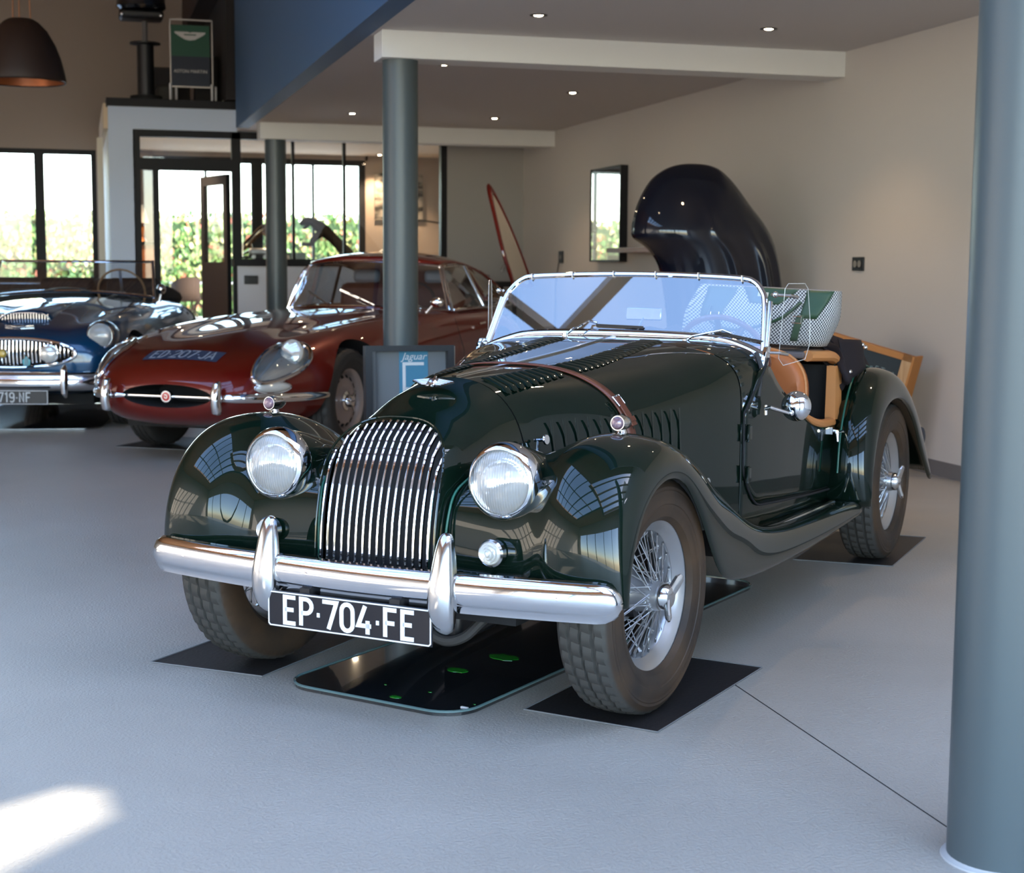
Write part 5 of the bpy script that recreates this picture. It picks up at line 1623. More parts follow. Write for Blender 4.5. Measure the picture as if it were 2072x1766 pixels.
# registration decal on the bonnet
def skew(px, py): return V3((px, -1.2, py))
m = MB(); n_ = 16
rows = [[(lerp(-.245, .245, i / n_), lerp(-.835, -.705, j / 4), 1.2) for i in range(n_ + 1)] for j in range(5)]
m.grid(rows); drape(m, eb, (0, 0, -1), .0025)
dc = m.build('registration_decal', P('decal_blue', (.028, .045, .085), .5), ec)
m = MB(); letters(m, 'ED-207-JA', .086, .011, 0.0, Matrix(((1, 0, 0, 0), (0, 1.08, 0, -.77), (0, 0, 1, 1.2), (0, 0, 0, 1))), track=.13)
m.f = [f for i, f in enumerate(m.f) if i % 1 == 0]
drape(m, eb, (0, 0, -1), .005); m.build('decal_letters', P('decal_grey', (.30, .34, .40), .5), dc, smooth=False)
RIMM = P('dusty_silver_rim', (.42, .34, .31), .4, .4)
for (x, y, s_) in ((.635, 0, 0), (.635, 2.62, 0), (-.635, 0, 180), (-.635, 2.62, 180)):
    disc_wheel(ec, (x, y, .3285), (.2, 0, radians(s_ + (-2 if y == 0 else 0))), RIMM)
m = MB(); m.box((-.5, -.6, .19), (.5, 3.2, .26)); m.build('underside', M_MATTE, ec, smooth=False)
for x in (-.42, .42):
    m = MB(); m.box((x - .17, -.45, .24), (x + .17, .45, .45)); m.build('arch_liner', M_MATTE, ec, smooth=False)
# mats beneath
def flatmat(name, label, cx, cy, w_, d_, rz, car_o, grp=None):
    m = MB(); m.cbox((0, 0, .0015), (w_, d_, .002)); o = m.build(name, M_MAT, smooth=False); tag(o, label, 'mat', grp)
    p = car_o.matrix_world @ V3((cx, cy, 0)); o.location = (p.x, p.y, 0); o.rotation_euler = (0, 0, rz)
    m = MB(); m.tube([(-w_/2, -d_/2, .0025), (w_/2, -d_/2, .0025), (w_/2, d_/2, .0025), (-w_/2, d_/2, .0025)], .0022, 5, closed=True); m.build('edge_trim', M_MATEDGE, o)
bpy.context.view_layer.update()
flatmat('wheel_mat', 'black mat under the front wheel of the red coupe nearest the blue car', -.60, .1, .50, .62, -0.6055, ec)
flatmat('drip_mat', 'black mat under the nose of the red coupe between its front wheels', 0, .1, .55, .8, -0.6055, ec)
flatmat('wheel_mat', 'black mat under the front wheel of the red coupe beside the framed poster', .64, .1, .50, .62, -0.6055, ec)
# ---------------------------------------------------------------- blue convertible
hc_ = thing('convertible', 'metallic blue open convertible with oval slatted grille, plate ending NF', 'car', (-0.28756, 11.58643, 0.002), -0.25003652)
SH = [
 (-.62, [(0, .60), (.15, .597), (.30, .590), (.42, .57), (.50, .53), (.53, .47), (.50, .40), (.42, .36), (.22, .34), (0, .34)]),
 (-.58, [(0, .660), (.16, .656), (.32, .648), (.46, .64), (.56, .60), (.60, .50), (.57, .38), (.46, .31), (.24, .29), (0, .29)]),
 (-.48, [(0, .705), (.17, .700), (.34, .690), (.50, .71), (.63, .66), (.68, .52), (.65, .37), (.52, .27), (.26, .25), (0, .25)]),
 (-.30, [(0, .752), (.18, .744), (.35, .725), (.54, .768), (.68, .71), (.735, .54), (.70, .38), (.58, .25), (.28, .22), (0, .22)]),
 (0.0, [(0, .805), (.19, .795), (.36, .765), (.56, .80), (.70, .73), (.755, .55), (.73, .38), (.62, .23), (.3, .2), (0, .2)]),
 (.5, [(0, .865), (.20, .855), (.38, .822), (.57, .845), (.71, .75), (.76, .56), (.74, .38), (.64, .22), (.3, .2), (0, .2)]),
 (1.0, [(0, .905), (.22, .897), (.40, .872), (.57, .868), (.70, .78), (.75, .57), (.74, .38), (.64, .22), (.3, .2), (0, .2)]),
 (1.5, [(0, .895), (.22, .89), (.40, .88), (.57, .862), (.69, .78), (.745, .57), (.74, .38), (.64, .22), (.3, .2), (0, .2)]),
 (2.0, [(0, .89), (.22, .885), (.40, .88), (.58, .865), (.71, .79), (.76, .58), (.74, .38), (.64, .22), (.3, .2), (0, .2)]),
 (2.6, [(0, .85), (.2, .85), (.38, .84), (.56, .83), (.69, .76), (.74, .57), (.72, .40), (.6, .26), (.28, .24), (0, .24)]),
 (3.15, [(0, .72), (.18, .715), (.33, .70), (.48, .68), (.59, .63), (.63, .54), (.61, .46), (.5, .36), (.24, .33), (0, .33)]),
 (3.3, [(0, .6), (.15, .6), (.27, .59), (.38, .57), (.46, .54), (.5, .5), (.48, .46), (.4, .42), (.2, .4), (0, .4)])]
hb = body_loft('body', SH, M_BLUE, hc_)
GC = (0, .545)
cut(hb, cutter(lambda m: m.lathe([(0, -.9), (1, -.9), (1, -.55), (.9, -.3), (0, -.3)], 48, M=Matrix(((.435, 0, 0, 0), (0, 0, 1, 0), (0, .098, 0, .545), (0, 0, 0, 1))))))
for sg in (1, -1):
    for y in (0, 2.33): cut(hb, cutter(lambda m: m.lathe([(0, 0), (.36, 0), (.36, .4), (0, .4)], 40, M=T(sg * .52 if sg > 0 else -.92, y, .325) @ RY(pi/2))))
cut(hb, cutter(lambda m: m.box((-.56, 1.22, .42), (.56, 2.25, 1.1))))
sharpen(hb, 38)
m = MB(); R_ = []
for k in range(48):
    a = 2*pi*k/48; x = .435*cos(a); z = .545 + .100*sin(a)
    l, n = on_body(hb, (x * 1.02, -1.5, .545 + .104*sin(a)), (0, 1, 0)); R_.append(V3((x, min(l.y, -.45) - .004, z)))
m.tube(R_, .013, 10, closed=True); gr = m.build('grille_surround', M_CHROME, hc_)
m = MB(); m.grid([[(x, -.42, z) for x in (-.44, .44)] for z in (.43, .66)]); m.build('grille_back', M_MATTE, hc_, smooth=False)
for i in range(33):
    x = lerp(-.41, .41, i / 32); h = .098 * sqrt(1 - (x / .437) ** 2)
    y = -.60 + .11 * (abs(x) / .42) ** 2
    m = MB(); m.tube([(x, y + .03, .545 - h), (x, y + .016, .545), (x, y + .03, .545 + h)], .0025, 6, sx=1.8); m.build('grille_slat', M_CHROME, hc_)
for (x, mat_, r) in ((.270, M_CLEARLENS, .062), (-.270, M_CLEARLENS, .062), (-.045, P('yellow_badge', (.55, .38, .06), .3, coat=1), .030)):
    F = frame((x, -.66, .545), (0, -1, .05)); m = MB(); m.lathe([(r * .5, -.05), (r, -.02), (r * 1.06, .0), (r, .010), (r * .9, .012)], 28, M=F); fo = m.build('badge' if r < .05 else 'fog_lamp', M_CHROME, hc_)
    m = MB(); m.lathe([(r * .92, .008), (r * .6, .020), (0, .026)], 24, M=F); m.build('lens', mat_, fo)
F = frame((.115, -.665, .495), (0, -1, 0)); m = MB(); m.prism([(-.028, .005), (-.012, .02), (0, .034), (.012, .02), (.028, .005), (.022, -.028), (0, -.036), (-.022, -.028)], -.002, .002, F); m.build('club_badge', P('turquoise', (.02, .30, .38), .3, coat=1), hc_)
for k, dx in ((0, -.011), (1, 0), (2, .011)):
    m = MB(); m.M = F; m.tube([(dx, -.03, .003), (dx * .7, .022, .003)], .0016, 5); m.build('badge_rib', M_CHROME2, hc_)
for sg in (1, -1):
    l = V3((sg * .580, -.50, .662)); F = frame(l, (sg * .05, -1, .05)); m = MB(); m.lathe([(.098, 0), (.106, -.03), (.112, -.10), (.10, -.28), (.05, -.4), (0, -.42)], 32, M=F); m.build('headlamp_pod', M_BLUE, hc_)
    m = MB(); m.lathe([(.094, -.05), (.098, -.01), (.096, .01), (.088, .022), (.082, .018)], 36, M=F); hr = m.build('headlamp_rim', M_CHROME, hc_)
    m = MB(); m.lathe([(0, -.045), (.03, -.042), (.055, -.03), (.072, -.010), (.083, .012)], 30, M=F); m.build('reflector', M_CHROME, hr); m = MB(); m.lathe([(.083, .016), (.07, .030), (.04, .040), (0, .043)], 30, M=F); m.build('lens', gl, hr)
    m = MB(); m.tube([(sg * .40, -.76, .47), (sg * .40, -.79, .44), (sg * .40, -.80, .36), (sg * .40, -.79, .29), (sg * .40, -.76, .26)], [.012, .024, .027, .024, .012], 12, up=(1, 0, 0)); m.build('overrider', M_CHROME, hc_)
    m = MB(); l = V3((sg * .66, 1.12, .86)); m.tube([l, l + V3((sg * .02, 0, .07))], [.02, .008], 10); m.ball(l + V3((sg * .025, -.01, .10)), (.038, .045, .042)); m.build('wing_mirror', M_CHROME2, hc_)
    m = MB(); m.M = T(sg * .28, 1.95, .80) @ RX(radians(-12)); m.cbox((0, 0, 0), (.46, .13, .48)); m.build('seat', M_MATTE, hc_, bevel=.05)
for (z, h, y) in ((.345, .048, -.72), (.405, .016, -.70)):
    R = []
    for i in range(31):
        x = lerp(-.74, .74, i / 30); yy = y + .20 * (abs(x) / .74) ** 3
        R.append([(x, yy + p * .02, z + q * h) for p, q in ((.3, 1), (-.6, .7), (-1, .1), (-.8, -.5), (.2, -1))])
    m = MB(); m.grid(R, flip=False); m.build('bumper_bar', M_CHROME, hc_, solid=.004)
m = MB(); m.box((-.31, -.765, .205), (.285, -.757, .305)); npl = m.build('number_plate', M_PLATE, hc_, bevel=.003)
F = Matrix(((1, 0, 0, .0), (0, 0, -1, -.766), (0, 1, 0, .255), (0, 0, 0, 1)))
m = MB(); letters(m, '-719-NF', .062, .008, .001, F @ T(.045, 0, 0), track=.2); m.build('plate_letters', P('plate_grey', (.5, .52, .54), .4), npl, smooth=False)
m = MB(); m.strokes([[(-.303, -.045), (.278, -.045), (.278, .045), (-.303, .045), (-.303, -.045)]], .003, 0, .001, F); m.build('plate_border', M_PLATEW, npl, smooth=False)
# bonnet scoop and wing badge
R = []
for i in range(9):
    t = i / 8; y = lerp(-.20, .62, t); hw = lerp(.185, .15, t); hh = .050 * (1 - t) ** .8 + .001
    row = []
    for j in range(13):
        u = -1 + 2 * j / 12; x = u * hw - .02
        l, n = on_body(hb, (x, y, 1.5), (0, 0, -1)); row.append((x, y - .02 * (i == 0), l.z - .004 + hh * (1 - abs(u) ** 4)))
    R.append(row)
m = MB(); m.grid(R); m.build('bonnet_scoop', M_BLUE, hc_, solid=.004)
for i in range(17):
    x = lerp(-.18, .14, i / 16); l, n = on_body(hb, (x, -.195, 1.5), (0, 0, -1)); m = MB(); m.box((x - .003, -.20, l.z), (x + .003, -.192, l.z + .038)); m.build('scoop_fin', M_CHROME2, hc_, smooth=False)
m = MB(); R_ = []
for k in range(15):
    u = -1 + 2*k/14; l, n = on_body(hb, (u * .185 - .02, -.215, 1.5), (0, 0, -1)); R_.append((u * .185 - .02, -.212, l.z + .047 * (1 - abs(u) ** 6)))
m.tube(R_, .005, 6); m.build('scoop_trim', M_CHROME, hc_)
l, n = on_body(hb, (0, -.42, 1.5), (0, 0, -1)); F = frame(l + n * .004, n, (0, .8, .6)); m = MB(); m.M = F
m.prism([(-.10, .012), (-.03, .010), (0, .016), (.03, .010), (.10, .012), (.05, -.004), (.016, -.016), (-.016, -.016), (-.05, -.004)], 0, .006); m.build('winged_badge', M_CHROME, hc_, smooth=False)
# windscreen
def hs_(x, v): return V3((x * lerp(.655, .60, v), lerp(.88, 1.10, v) + .10 * abs(x) ** 2, lerp(.945, 1.175, v) - .05 * (1 - v) * abs(x) ** 2))
m = MB(); m.grid([[hs_(-1 + 2*i/16, j/4) for j in range(5)] for i in range(17)], flip=True); m.build('windscreen', M_SCREEN, hc_)
m = MB(); m.tube([hs_(-1 + 2*i/20, 1) for i in range(21)], .010, 8); m.build('screen_top_rail', M_CHROME, hc_)
m = MB(); m.tube([hs_(-1 + 2*i/20, 0) for i in range(21)], .012, 8, sx=1.6); m.build('screen_lower_rail', M_CHROME, hc_)
for u in (-1, 1): m = MB(); m.tube([hs_(u, -.15), hs_(u, 0), hs_(u, .5), hs_(u, 1.02)], [.016, .013, .011, .011], 8); m.build('screen_post', M_CHROME2, hc_)
for x0, x1, x2 in ((-.3, .0, .32), (-.95, -.6, -.3), (.3, .0, .3)):
    b0 = hs_(x0, 0) + V3((0, -.03, 0)); p1 = hs_(x1, .12) + V3((0, -.02, 0)); 
    m = MB(); m.tube([b0, lerp(b0, p1, .5) + V3((0, -.01, .01)), p1], .005, 6); m.tube([hs_(x1 - .22, .10) + V3((0, -.015, 0)), hs_(x1 + .22, .10) + V3((0, -.015, 0))], .005, 6); m.build('wiper', M_BLACK, hc_)
m = MB(); m.M = frame((.30, 1.42, .93), (0, -.95, -.3)); m.tube([(.19*cos(a), .19*sin(a), 0) for a in [2*pi*k/40 for k in range(40)]], .009, 8, closed=True); m.build('steering_wheel', P('tan_rim', (.35, .2, .1), .35), hc_)
m = MB(); m.M = frame((.30, 1.43, .93), (0, -.95, -.3))
for a in (1.57, 3.6, 5.8): m.beam((0, 0, 0), (.185*cos(a), .185*sin(a), 0), .02, .003)
m.build('wheel_spokes', M_STEEL, hc_, smooth=False, kind='stuff')
# folded hood hump behind the seats
m = MB(); m.ball((0, 2.45, .86), (.60, .28, .17), 24, 12); m.build('folded_hood', M_MATTE, hc_)
for (x, y, s_) in ((.62, 0, 0), (.62, 2.33, 0), (-.62, 0, 180), (-.62, 2.33, 180)): disc_wheel(hc_, (x, y, .3285), (0, 0, radians(s_)), M_SILVER, wire=True)
m = MB(); m.box((-.5, -.4, .18), (.5, 2.9, .25)); m.build('underside', M_MATTE, hc_, smooth=False)
for x in (-.45, .45): m = MB(); m.box((x - .08, -.35, .24), (x + .08, .4, .5)); m.build('arch_liner', M_MATTE, hc_, smooth=False)
bpy.context.view_layer.update()
m = MB(); m.prism(rrect(1.0, 2.0, .12), .0005, .006); tr = m.build('drip_tray', M_TRAY, smooth=False)
p_ = at(-60, 862, 2, 0); tr.location = (-0.86, 11.20, 0); tr.rotation_euler = (0, 0, -0.13); tag(tr, 'dark glossy drip tray under the blue convertible', 'tray')
m = MB(); m.tube([(x, y, .006) for x, y in rrect(1.0, 2.0, .12)], .003, 6, closed=True); m.build('tray_rim', M_CHROME2, tr)
# ---------------------------------------------------------------- props
# bonnet shell standing upright near the right wall
# built in its own frame: x across (picture left-right), z up, y bulging toward the camera
bo = thing('bonnet_shell', 'dark navy car bonnet with raised ridges standing upright before the right wall', 'car part', (0, 0, 0), 0)
Bo = at(1440, 545, 1, 9.30); Bo.z = 0
bo.location = (Bo.x, Bo.y, 0)
OUT = [(331.5, 1392, 1418), (333, 1376, 1434), (336, 1364, 1444), (341, 1350, 1456), (349, 1336, 1466), (358, 1324, 1475), (368, 1314, 1484), (389, 1301, 1499), (412, 1290, 1514), (430, 1284, 1528), (450, 1279, 1543),
       (468, 1276, 1553), (480, 1277, 1559), (487, 1284, 1561), (495, 1299, 1564), (509, 1315, 1567), (528, 1327, 1571), (546, 1335, 1574), (600, 1345, 1580), (690, 1352, 1586), (775, 1356, 1588), (860, 1358, 1590)]
R = []
def gauss(u, c, w_): return math.exp(-((u - c) / w_) ** 2)
ztop_ = at(1405, 331, 1, 9.30).z
for (yp, xlp, xrp) in OUT:
    pl_, pr_ = at(xlp, yp, 1, 9.30), at(xrp, yp, 1, 9.30)
    z = max(0.0, (pl_.z + pr_.z) / 2); row = []
    for j in range(41):
        u = j / 40
        x = lerp(pl_.x, pr_.x, u) - Bo.x
        dz = max(0, ztop_ - z)
        dep = .26 * (max(0, 1 - abs(2 * u - 1) ** 2.6) ** .55) * min(1, dz / .42) ** .5 * min(1, .35 + (pr_.x - pl_.x) / 1.0)
        rid = .028 * gauss(u, .50, .03) * min(1, max(0, (dz - .25) / .4)) + .045 * gauss(u, .76, .04) * min(1, max(0, (dz - .35) / .3)) + .03 * gauss(u, .90, .03) * min(1, max(0, (dz - .35) / .3))
        row.append((x, -dep - rid, z))
    R.append(row)
m = MB(); m.grid(R, flip=False); m.build('shell', M_NAVY, bo, sub=1, solid=.008)
# framed mirror on the right wall
a = at(1212, 345, 0, XW - .02); b = at(1268, 335, 0, XW - .02)
y0, y1 = 12.72, 13.50; z0, z1 = 1.215, 2.035
fm = thing('wall_mirror', 'tall black framed mirror on the right wall reflecting the garden windows', 'mirror', (XW - .001, (y0 + y1) / 2, z0))
hy = (y1 - y0) / 2; hz = z1 - z0
m = MB(); m.M = T(-.040, 0, 0) @ RZ(radians(4.5)); m.box((-.001, -hy + .002, .005), (.001, hy - .002, hz - .005)); m.build('glass', M_MIRROR, fm, smooth=False)
m = MB()
for p, q in (((-.07, -hy - .01, -.01), (0, -hy + .012, hz + .01)), ((-.078, hy - .008, -.01), (0, hy + .008, hz + .01)), ((-.07, -hy, -.012), (0, hy, .004)), ((-.07, -hy, hz - .004), (0, hy, hz + .012))): m.box(p, q)
m.build('frame', M_DARK, fm, smooth=False)
# wooden wall shelf with a small plant and figures
sh = thing('wall_shelf', 'brown wooden shelf on the right wall behind the navy bonnet', 'shelf', (XW, 11.6, 1.30))
m = MB(); m.box((-.25, -.95, -.02), (0, .95, .02)); m.build('board', P('shelf_wood', (.16, .06, .03), .5), sh, smooth=False)
s2 = thing('wall_shelf', 'low reddish shelf on the right wall seen through the windscreen', 'shelf', (XW, 9.95, .92))
m = MB(); m.box((-.22, -.55, -.02), (0, .55, .02)); m.build('board', P('shelf_red', (.25, .10, .08), .5), s2, smooth=False)
pt = thing('potted_plant', 'small dark potted plant on the low shelf seen through the windscreen', 'plant', (XW - .11, 9.72, .94))
m = MB(); m.lathe([(0, 0), (.03, 0), (.04, .07), (.035, .07), (0, .06)], 16); m.build('pot', M_WHITE, pt)
m = MB(); rn = random.Random(4)
for i in range(40):
    an = rn.uniform(0, 6.28); rr = rn.uniform(.01, .06); z = rn.uniform(.08, .30)
    m.ball((rr*cos(an), rr*sin(an), z), (.022, .012, .02), 6, 4)
m.build('leaves', P('dark_leaf', (.02, .045, .03), .6), pt, kind='stuff')
fg = thing('figurine', 'tiny bright figurine on the low shelf left of the potted plant', 'ornament', (XW - .11, 10.25, .94))
m = MB(); m.lathe([(0, 0), (.03, 0), (.02, .02), (.028, .05), (.012, .075), (.018, .09), (0, .11)], 14); m.build('figure', M_CHROME2, fg)
# sockets
def socket(name, label, y, z, w_, h_, n):
    t = thing(name, label, 'socket', (XW, y, z))
    m = MB(); m.box((-.012, -w_/2, -h_/2), (0, w_/2, h_/2)); m.build('plate', M_BLACK, t, bevel=.003)
    for i in range(n):
        m = MB(); m.lathe([(0, .0), (.018, .0), (.022, .004), (.0, .004)], 16, M=T(-.012, (i - (n-1)/2) * .055, 0) @ RY(radians(-90))); m.build('outlet', P('outlet_grey', (.25, .23, .2), .5), t)
    return t
socket('wall_socket', 'black double socket on the right wall above the open car', 8.55, 1.19, .14, .085, 2)
socket('wall_socket', 'small black socket with a cable on the right wall left of the mirror', 14.6, 1.25, .14, .12, 1)
cb_ = thing('socket_cable', 'thin cable hanging from the small black socket on the right wall', 'cable', (XW - .03, 14.6, 1.19)); m = MB(); m.tube(crv([(0, 0, 0), (-.01, .05, -.2), (0, .1, -.5), (-.02, .05, -1.14)], 5), .006, 6); m.build('cord', M_BLACK, cb_)
wl = thing('wall_tap', 'small dark metal fitting on the grey alcove wall beside the tailgate', 'fitting', (4.55, YP - .001, 1.16)); m = MB(); m.tube([(0, 0, 0), (0, -.10, 0), (-.14, -.12, -.01), (-.16, -.12, -.06)], .016, 8); m.ball((.02, -.06, .05), .03, 10, 8); m.build('pipe', M_STEEL, wl)
# workbench clutter behind the coupe: low table with blue box & red items
wb = thing('work_table', 'dark low table with small items on it behind the red coupe', 'table', (3.75, 15.1, 0)); 
m = MB(); m.box((-.55, -.3, .95), (.55, .3, 1.0)); m.build('table_top', M_DARK, wb, smooth=False)
for x in (-.5, .5):
    for y in (-.25, .25): m = MB(); m.box((x - .02, y - .02, 0), (x + .02, y + .02, .95)); m.build('leg', M_DARK, wb, smooth=False)
for i, (x, c, n_) in enumerate(((-.3, (.35, .06, .05), 'small red box on the dark table behind the red coupe'), (-.1, (.5, .45, .4), 'small pale cloth bundle on the dark table behind the red coupe'), (.2, (.15, .13, .13), 'small dark case on the dark table behind the red coupe'))):
    m = MB(); m.cbox((0, 0, .035), (.14, .12, .07)); o = m.build(['box', 'cloth_bundle', 'case'][i], P('item', c, .6), bevel=.01); o.location = (3.75 + x, 15.0, 1.0); tag(o, n_, ['box', 'cloth', 'case'][i])
# framed poster leaning on the column
M_POST = P('poster_grey', (.17, .185, .20), .6)
q0 = at(742, 700, 1, 7.65); q1 = at(923, 703, 1, 7.65)
ps = thing('framed_poster', 'black framed grey poster with a blue band leaning before the middle column', 'poster', (q0.x, 7.65, 0), 0)
W_ = q1.x - q0.x; H_ = q0.z
lean = RX(radians(-4))
M0 = T(0, 0, 0)
def inpan(name, fn, mat, par, **k):
    m = MB(); m.M = RX(radians(-3)); fn(m); return m.build(name, mat, par, **k)
def frm(m):
    m.box((0, 0, 0), (.035, .07, H_)); m.box((W_ - .035, 0, 0), (W_, .07, H_)); m.box((.035, 0, H_ - .03), (W_ - .035, .07, H_)); m.box((.035, 0, 0), (W_ - .035, .07, .03))
inpan('frame', frm, M_BLACK, ps, smooth=False)
inpan('backing', lambda m: m.box((.035, .05, .03), (W_ - .035, .065, H_ - .03)), M_POST, ps, smooth=False)
inpan('side_fillet', lambda m: m.box((.035, .01, .03), (.055, .05, H_ - .03)), P('fillet', (.08, .085, .09), .5), ps, smooth=False)
inpan('blue_band', lambda m: m.box((W_ * .395, .046, .03), (W_ * .72, .0495, H_ - .03)), P('band_blue', (.06, .24, .38), .6), ps, smooth=False)
MW = P('print_white', (.72, .75, .76), .6)
Fp = RX(radians(-3)) @ Matrix(((1, 0, 0, W_ * .555), (0, 0, -1, .0455), (0, 1, 0, H_ - .165), (0, 0, 0, 1)))
m = MB(); m.strokes([[(.055, .07), (-.05, .07), (-.05, -.25)], [(-.05, -.06), (.045, -.06)]], .016, 0, .001, Fp); m.build('letter_e', MW, ps, smooth=False)
text_mesh('script_name', 'Jaguar', .052, MW, ps, RX(radians(-3)) @ Matrix(((1, 0, 0, W_ * .56), (0, 0, -1, .045), (0, 1, 0, H_ - .058), (0, 0, 0, 1))), .0005, .35)
p2 = thing('wooden_board', 'pale wooden board standing behind the framed poster by the column', 'board', (q0.x + .10, 7.74, 0))
m = MB(); m.M = RX(radians(-3)); m.box((0, 0, 0), (W_ - .075, .03, H_ - .01)); m.build('panel', P('pale_wood', (.5, .42, .33), .6), p2, smooth=False)
# chalkboard crate leaning on the right wall behind the rear wing
cbd = thing('chalkboard', 'wood framed black chalkboard leaning on the right wall behind the rear wing', 'board', (4.33, 7.66, 0), 0)
cbd.rotation_euler = (0, 0, radians(-50))
m = MB()
# frame in plane facing the camera (y-normal); leans toward the wall
H2 = .70; Wb = .62
def cbx(m, x0, x1, z0, z1, y0=0, y1=.05): m.box((x0, y0, z0), (x1, y1, z1))
Mx = Matrix.Shear('XZ', 4, (0.0, 0.0)) if False else Matrix.Identity(4)
Ml = T(.02, 0, 0) @ RY(radians(14))
def cpart(name, fn, mat, **k):
    m = MB(); m.M = Ml; fn(m); return m.build(name, mat, cbd, smooth=False, **k)
cpart('top_rail', lambda m: cbx(m, -Wb, 0, H2 - .035, H2), M_ORANGEWOOD)
cpart('side_rail', lambda m: cbx(m, -.055, 0, 0, H2), M_LIGHTWOOD)
cpart('side_rail', lambda m: cbx(m, -Wb, -Wb + .055, 0, H2), M_LIGHTWOOD)
cpart('edge_board', lambda m: m.box((0, .0, 0), (.012, .14, H2)), M_ORANGEWOOD)
cpart('board', lambda m: cbx(m, -Wb + .05, -.05, .03, H2 - .03, .015, .03), P('chalk_black', (.012, .022, .026), .6))
text_mesh('chalk_text', 'Jaguar E-Type', .042, P('chalk', (.22, .28, .28), .8), cbd, Ml @ Matrix(((1, 0, 0, -.20), (0, 0, -1, .013), (0, 1, 0, H2 - .125), (0, 0, 0, 1))), .0003, .2)
# pendant lamp
pd = thing('pendant_lamp', 'large dark brown dome pendant lamp hanging by thin cords', 'lamp', (-.40, 14.0, 2.70))
M_LAMP = P('lamp_brown', (.030, .017, .013), .55)
m = MB(); m.lathe([(.300, 0), (.303, .02), (.292, .10), (.268, .22), (.232, .34), (.178, .46), (.12, .535), (.085, .56), (.06, .565), (.0, .566)], 48); m.build('lamp_shade', M_LAMP, pd, solid=.006); pd.scale = (1.2, 1.2, .95)
m = MB(); m.lathe([(.295, .012), (.28, .10), (.22, .33), (.15, .46), (0, .53)], 40); m.build('shade_lining', P('copper_lining', (.45, .14, .05), .35, .6), pd)
for k in range(3):
    an = k * 2.094 + .4; m = MB(); m.tube([(.07*cos(an), .07*sin(an), .56), (.03*cos(an), .03*sin(an), 2.57)], .0045, 6); m.build('cord', P('copper_cord', (.55, .25, .12), .4, .8), pd)
# ---- things on the office roof platform
zt = 2.81
# banner stand
bs = thing('banner_stand', 'small metal banner stand with green and navy panels and winged emblem', 'sign', (.968, 16.12, zt))
MF = P('stand_metal', (.42, .38, .36), .35, .7)
zb0, zb1 = .135, .815; wB = .430
for nm, p, q in (('side_bar', (0, 0, zb0), (.012, .02, zb1)), ('side_bar', (wB - .012, 0, zb0), (wB, .02, zb1)), ('top_bar', (0, 0, zb1 - .015), (wB, .02, zb1)), ('lower_bar', (0, 0, zb0), (wB, .02, zb0 + .012))):
    m = MB(); m.box(p, q); m.build(nm, MF, bs, smooth=False)
m = MB(); m.box((.012, .005, .445), (wB - .03, .012, zb1 - .06)); m.build('green_panel', P('panel_green', (.018, .085, .050), .6), bs, smooth=False)
m = MB(); m.box((.012, .005, zb0 + .012), (wB - .03, .012, .445)); m.build('navy_panel', P('panel_navy', (.020, .027, .045), .6), bs, smooth=False)
MWB = P('banner_white', (.62, .60, .58), .6)
Fb = Matrix(((1, 0, 0, .205), (0, 0, -1, .0045), (0, 1, 0, .650), (0, 0, 0, 1)))
m = MB(); m.prism([(-.155, .038), (-.15, .022), (-.11, -.005), (-.05, -.038), (0, -.046), (.05, -.038), (.11, -.005), (.15, .022), (.155, .038), (.02, .038), (0, .030), (-.02, .038)], 0, .001, Fb); m.build('winged_emblem', MWB, bs, smooth=False)
m = MB(); m.prism([(-.065, .016), (-.055, .004), (.055, .004), (.065, .016)], .001, .002, Fb); m.build('emblem_centre', P('panel_green2', (.018, .085, .050), .6), bs, smooth=False)
text_mesh('banner_name', 'ASTON MARTIN', .046, MWB, bs, Matrix(((1, 0, 0, .205), (0, 0, -1, .004), (0, 1, 0, .295), (0, 0, 0, 1))), .0005)
for x, y in ((0.0, -.015), (wB - .015, -.015), (.07, .18), (wB + .04, .18)):
    m = MB(); m.tube([(x, y, 0), (x, y + .0, .17)], .012, 8); m.build('leg', P('leg_white', (.7, .7, .72), .5), bs)
m = MB(); m.box((.52, .03, .0), (.62, .10, .02)); o = m.build('paper_pad', M_WHITE, smooth=False); o.location = (.975, 16.1, zt); tag(o, 'small white pad lying on the platform beside the banner stand', 'paper')
# black pedestal with a headlamp-like helmet display
pe = thing('display_pedestal', 'black round column pedestal with a disc shelf on the office roof', 'pedestal', (.735, 16.3, zt))
m = MB(); m.lathe([(.0, 0), (.16, 0), (.16, .05), (.10, .06)], 28); m.build('foot', M_MATTE, pe)
m = MB(); m.lathe([(.085, .05), (.085, .56), (0, .56)], 28); m.build('drum', M_BLACK, pe)
m = MB(); m.lathe([(0, .56), (.155, .57), (.155, .585), (0, .585)], 28); m.build('disc', M_BLACK, pe)
m = MB(); m.lathe([(.028, .58), (.028, .80), (0, .80)], 16); m.build('stem', P('stem_grey', (.12, .11, .11), .5), pe)
tv = thing('old_projector', 'dark glossy projector body above the black pedestal, cut by the picture top', 'machine', (.70, 16.3, zt + .802))
m = MB(); m.cbox((0, 0, .05), (.44, .30, .09)); m.build('base', M_BLACK, tv, bevel=.03)
m = MB(); m.lathe([(0, .10), (.22, .10), (.25, .13), (.24, .22), (.20, .42), (.0, .46)], 32); m.build('hood', P('gloss_black', (.01, .012, .018), .08, coat=1), tv)
for x in (-.19, .19): m = MB(); m.ball((x, -.14, .04), .022, 12, 8); m.build('knob', M_CHROME2, tv)
